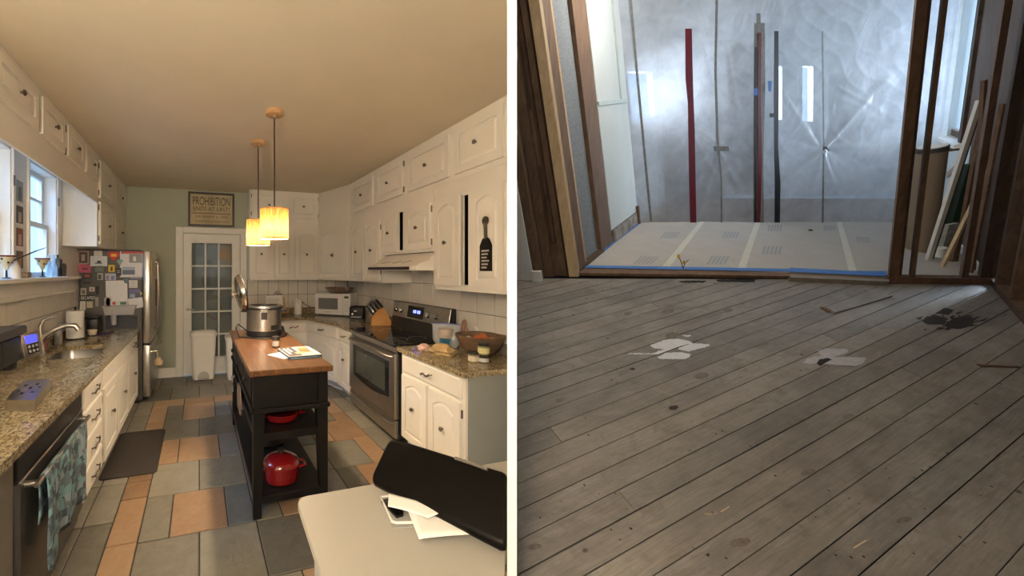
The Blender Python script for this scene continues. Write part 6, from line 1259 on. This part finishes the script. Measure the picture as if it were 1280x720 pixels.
# axis leans with the room's uprights; round drum
MB().lathe([(.08, 0), (.08, hT), (.075, hT), (.075, hT-.06)], tc, 36, RU).build('wall', CARD, dm, 40); MB().lathe([(.083, hT-.03), (.083, hT+.006), (.074, hT+.006)], tc, 36, RU, cap0=False, cap1=False).build('rim', plain('drum_rim', (.05, .045, .04), .6), dm, 40)
m = MB(); m.lathe([(.06, hT-.05), (.072, hT+.004), (.076, hT+.012), (.06, hT+.014)], tc, 24, RU); m.build('liner', PAPER, dm, 40)
def lean(x0, y0, x1, y1, w_, h_, matr, name, label, cat, d0=0.0, d1=0.0):
    a = RF(x0, y0, .027)+RD*d0; base = RF(1215, 300)
    b = onplane(x1, y1, a+(RU*.0), BN)+BN*d1
    d = (b-a).normalized(); s_ = d.cross(BN).normalized()*w_/2; n2 = BN*h_
    m = MB(); m.hexa([a-s_, a+s_, a+s_+n2, a-s_+n2, b-s_, b+s_, b+s_+n2, b-s_+n2]); return tag(m.build(name, matr), label, cat)
lean(1159.5, 329, 1227, 125, .034, .02, WTR, 'trim_board', 'long white trim board leaning in the stud bay', 'board')
lean(1164, 328, 1229, 130, .014, .018, DARKW2, 'trim_board', 'thin dark moulding leaning along the white trim board', 'board', .02)
lean(1185, 322, 1219, 205, .10, .05, plain('green_carton', (.03, .06, .045), .6, var=.1), 'flat_carton', 'dark green flat carton leaning in the stud bay', 'carton', .06)
pk = lean(1180, 324, 1193, 280, .085, .03, plain('white_carton', (.34, .34, .33), .7, var=.3, scale=35), 'flat_carton', 'small white printed carton in front of the green one', 'carton', .03)
lean(1209, 215, 1213, 195, .09, .03, plain('white_carton2', (.4, .4, .4), .7, var=.2, scale=35), 'flat_carton', 'white printed carton end near the top of the leaning boards', 'carton', .0) if False else None
lean(1178, 339, 1243, 205, .022, .018, NEWW, 'wood_lath', 'pale lath leaning across the studs', 'lath', .03)
lean(1190, 333, 1237, 190, .024, .02, DARKW, 'wood_lath', 'brown board leaning beside the pale lath', 'lath', .05)
lean(1196, 334, 1232, 140, .02, .02, DARKW, 'wood_lath', 'narrow brown board standing behind the corner stud', 'lath', .08)
lean(1213, 346, 1256, 130, .018, .02, DARKW, 'wood_lath', 'long brown batten leaning between the last two studs', 'lath', .02)
lean(1217, 344, 1233, 100, .022, .02, DARKW, 'wood_lath', 'dark plank leaning at the far corner of the stud wall', 'lath', .05)
q0 = RF(1173, 325, .027); m = MB(); m.lathe([(.03, 0), (.03, .09), (.012, .09), (.012, .05)], q0, 18, RU); tag(m.build('tape_roll', PAPER, None, 40), 'white roll standing at the foot of the leaning boards', 'roll')
a = onplane(1186, 219, RW0+RWn*.02, RWn); b = onplane(1201, 205, RW0+RWn*.06, RWn); stick(a, b, .05, .012, plain('pinkish_lath', (.35, .25, .2), .7), 'wood_offcut', 'short pale wood offcut sticking out below the window', 'offcut', RWn)
# ------------------------------------------------------------------ daylight and added fill for the stripped room
wc = RW0+RWd*((s_far+s_near)/2)+RU*(t_sill+.7)
area_light('side_window_daylight', wc+RT*2.3-FW*.45+UP*.3, -RT-FW*.02-UP*.12, 1.3, 1.3, 300, (.72, .85, 1.0))
for x, y, p_ in ((985, 116, 42),):
    area_light('far_window_daylight', bq(x, y)+BN*.25, -BN, .5, .7, p_, (.80, .90, 1.0))
hw = FW*-2.95+RT*1.5
area_light('hall_fill_light', Vector((hw.x, hw.y, 2.0)), FW+RT*.25-UP*.05, 1.6, 1.3, 5, (.80, .92, 1.0))  # fill lamp added behind the viewer; no window is built here
# unseen bulb fixture added to brighten the floor of the stripped room
fb = RF(880, 410)+UP*2.84; bf = thing('added_ceiling_bulb', 'unseen bare bulb added on the stripped room ceiling for light', 'light', fb)
MB().lathe([(.06, 0), (.06, -.02), (.03, -.06)], fb, 18).build('holder', WPL, bf, 40); MB().lathe([(.014, -.06), (.03, -.10), (.03, -.125), (.012, -.15)], fb, 14).build('bulb', emit('white_bulb', (1, .93, .82), 8), bf, 60)
point_light('added_bulb_light', fb-UP*.22, 27, (1, .95, .88), .04)
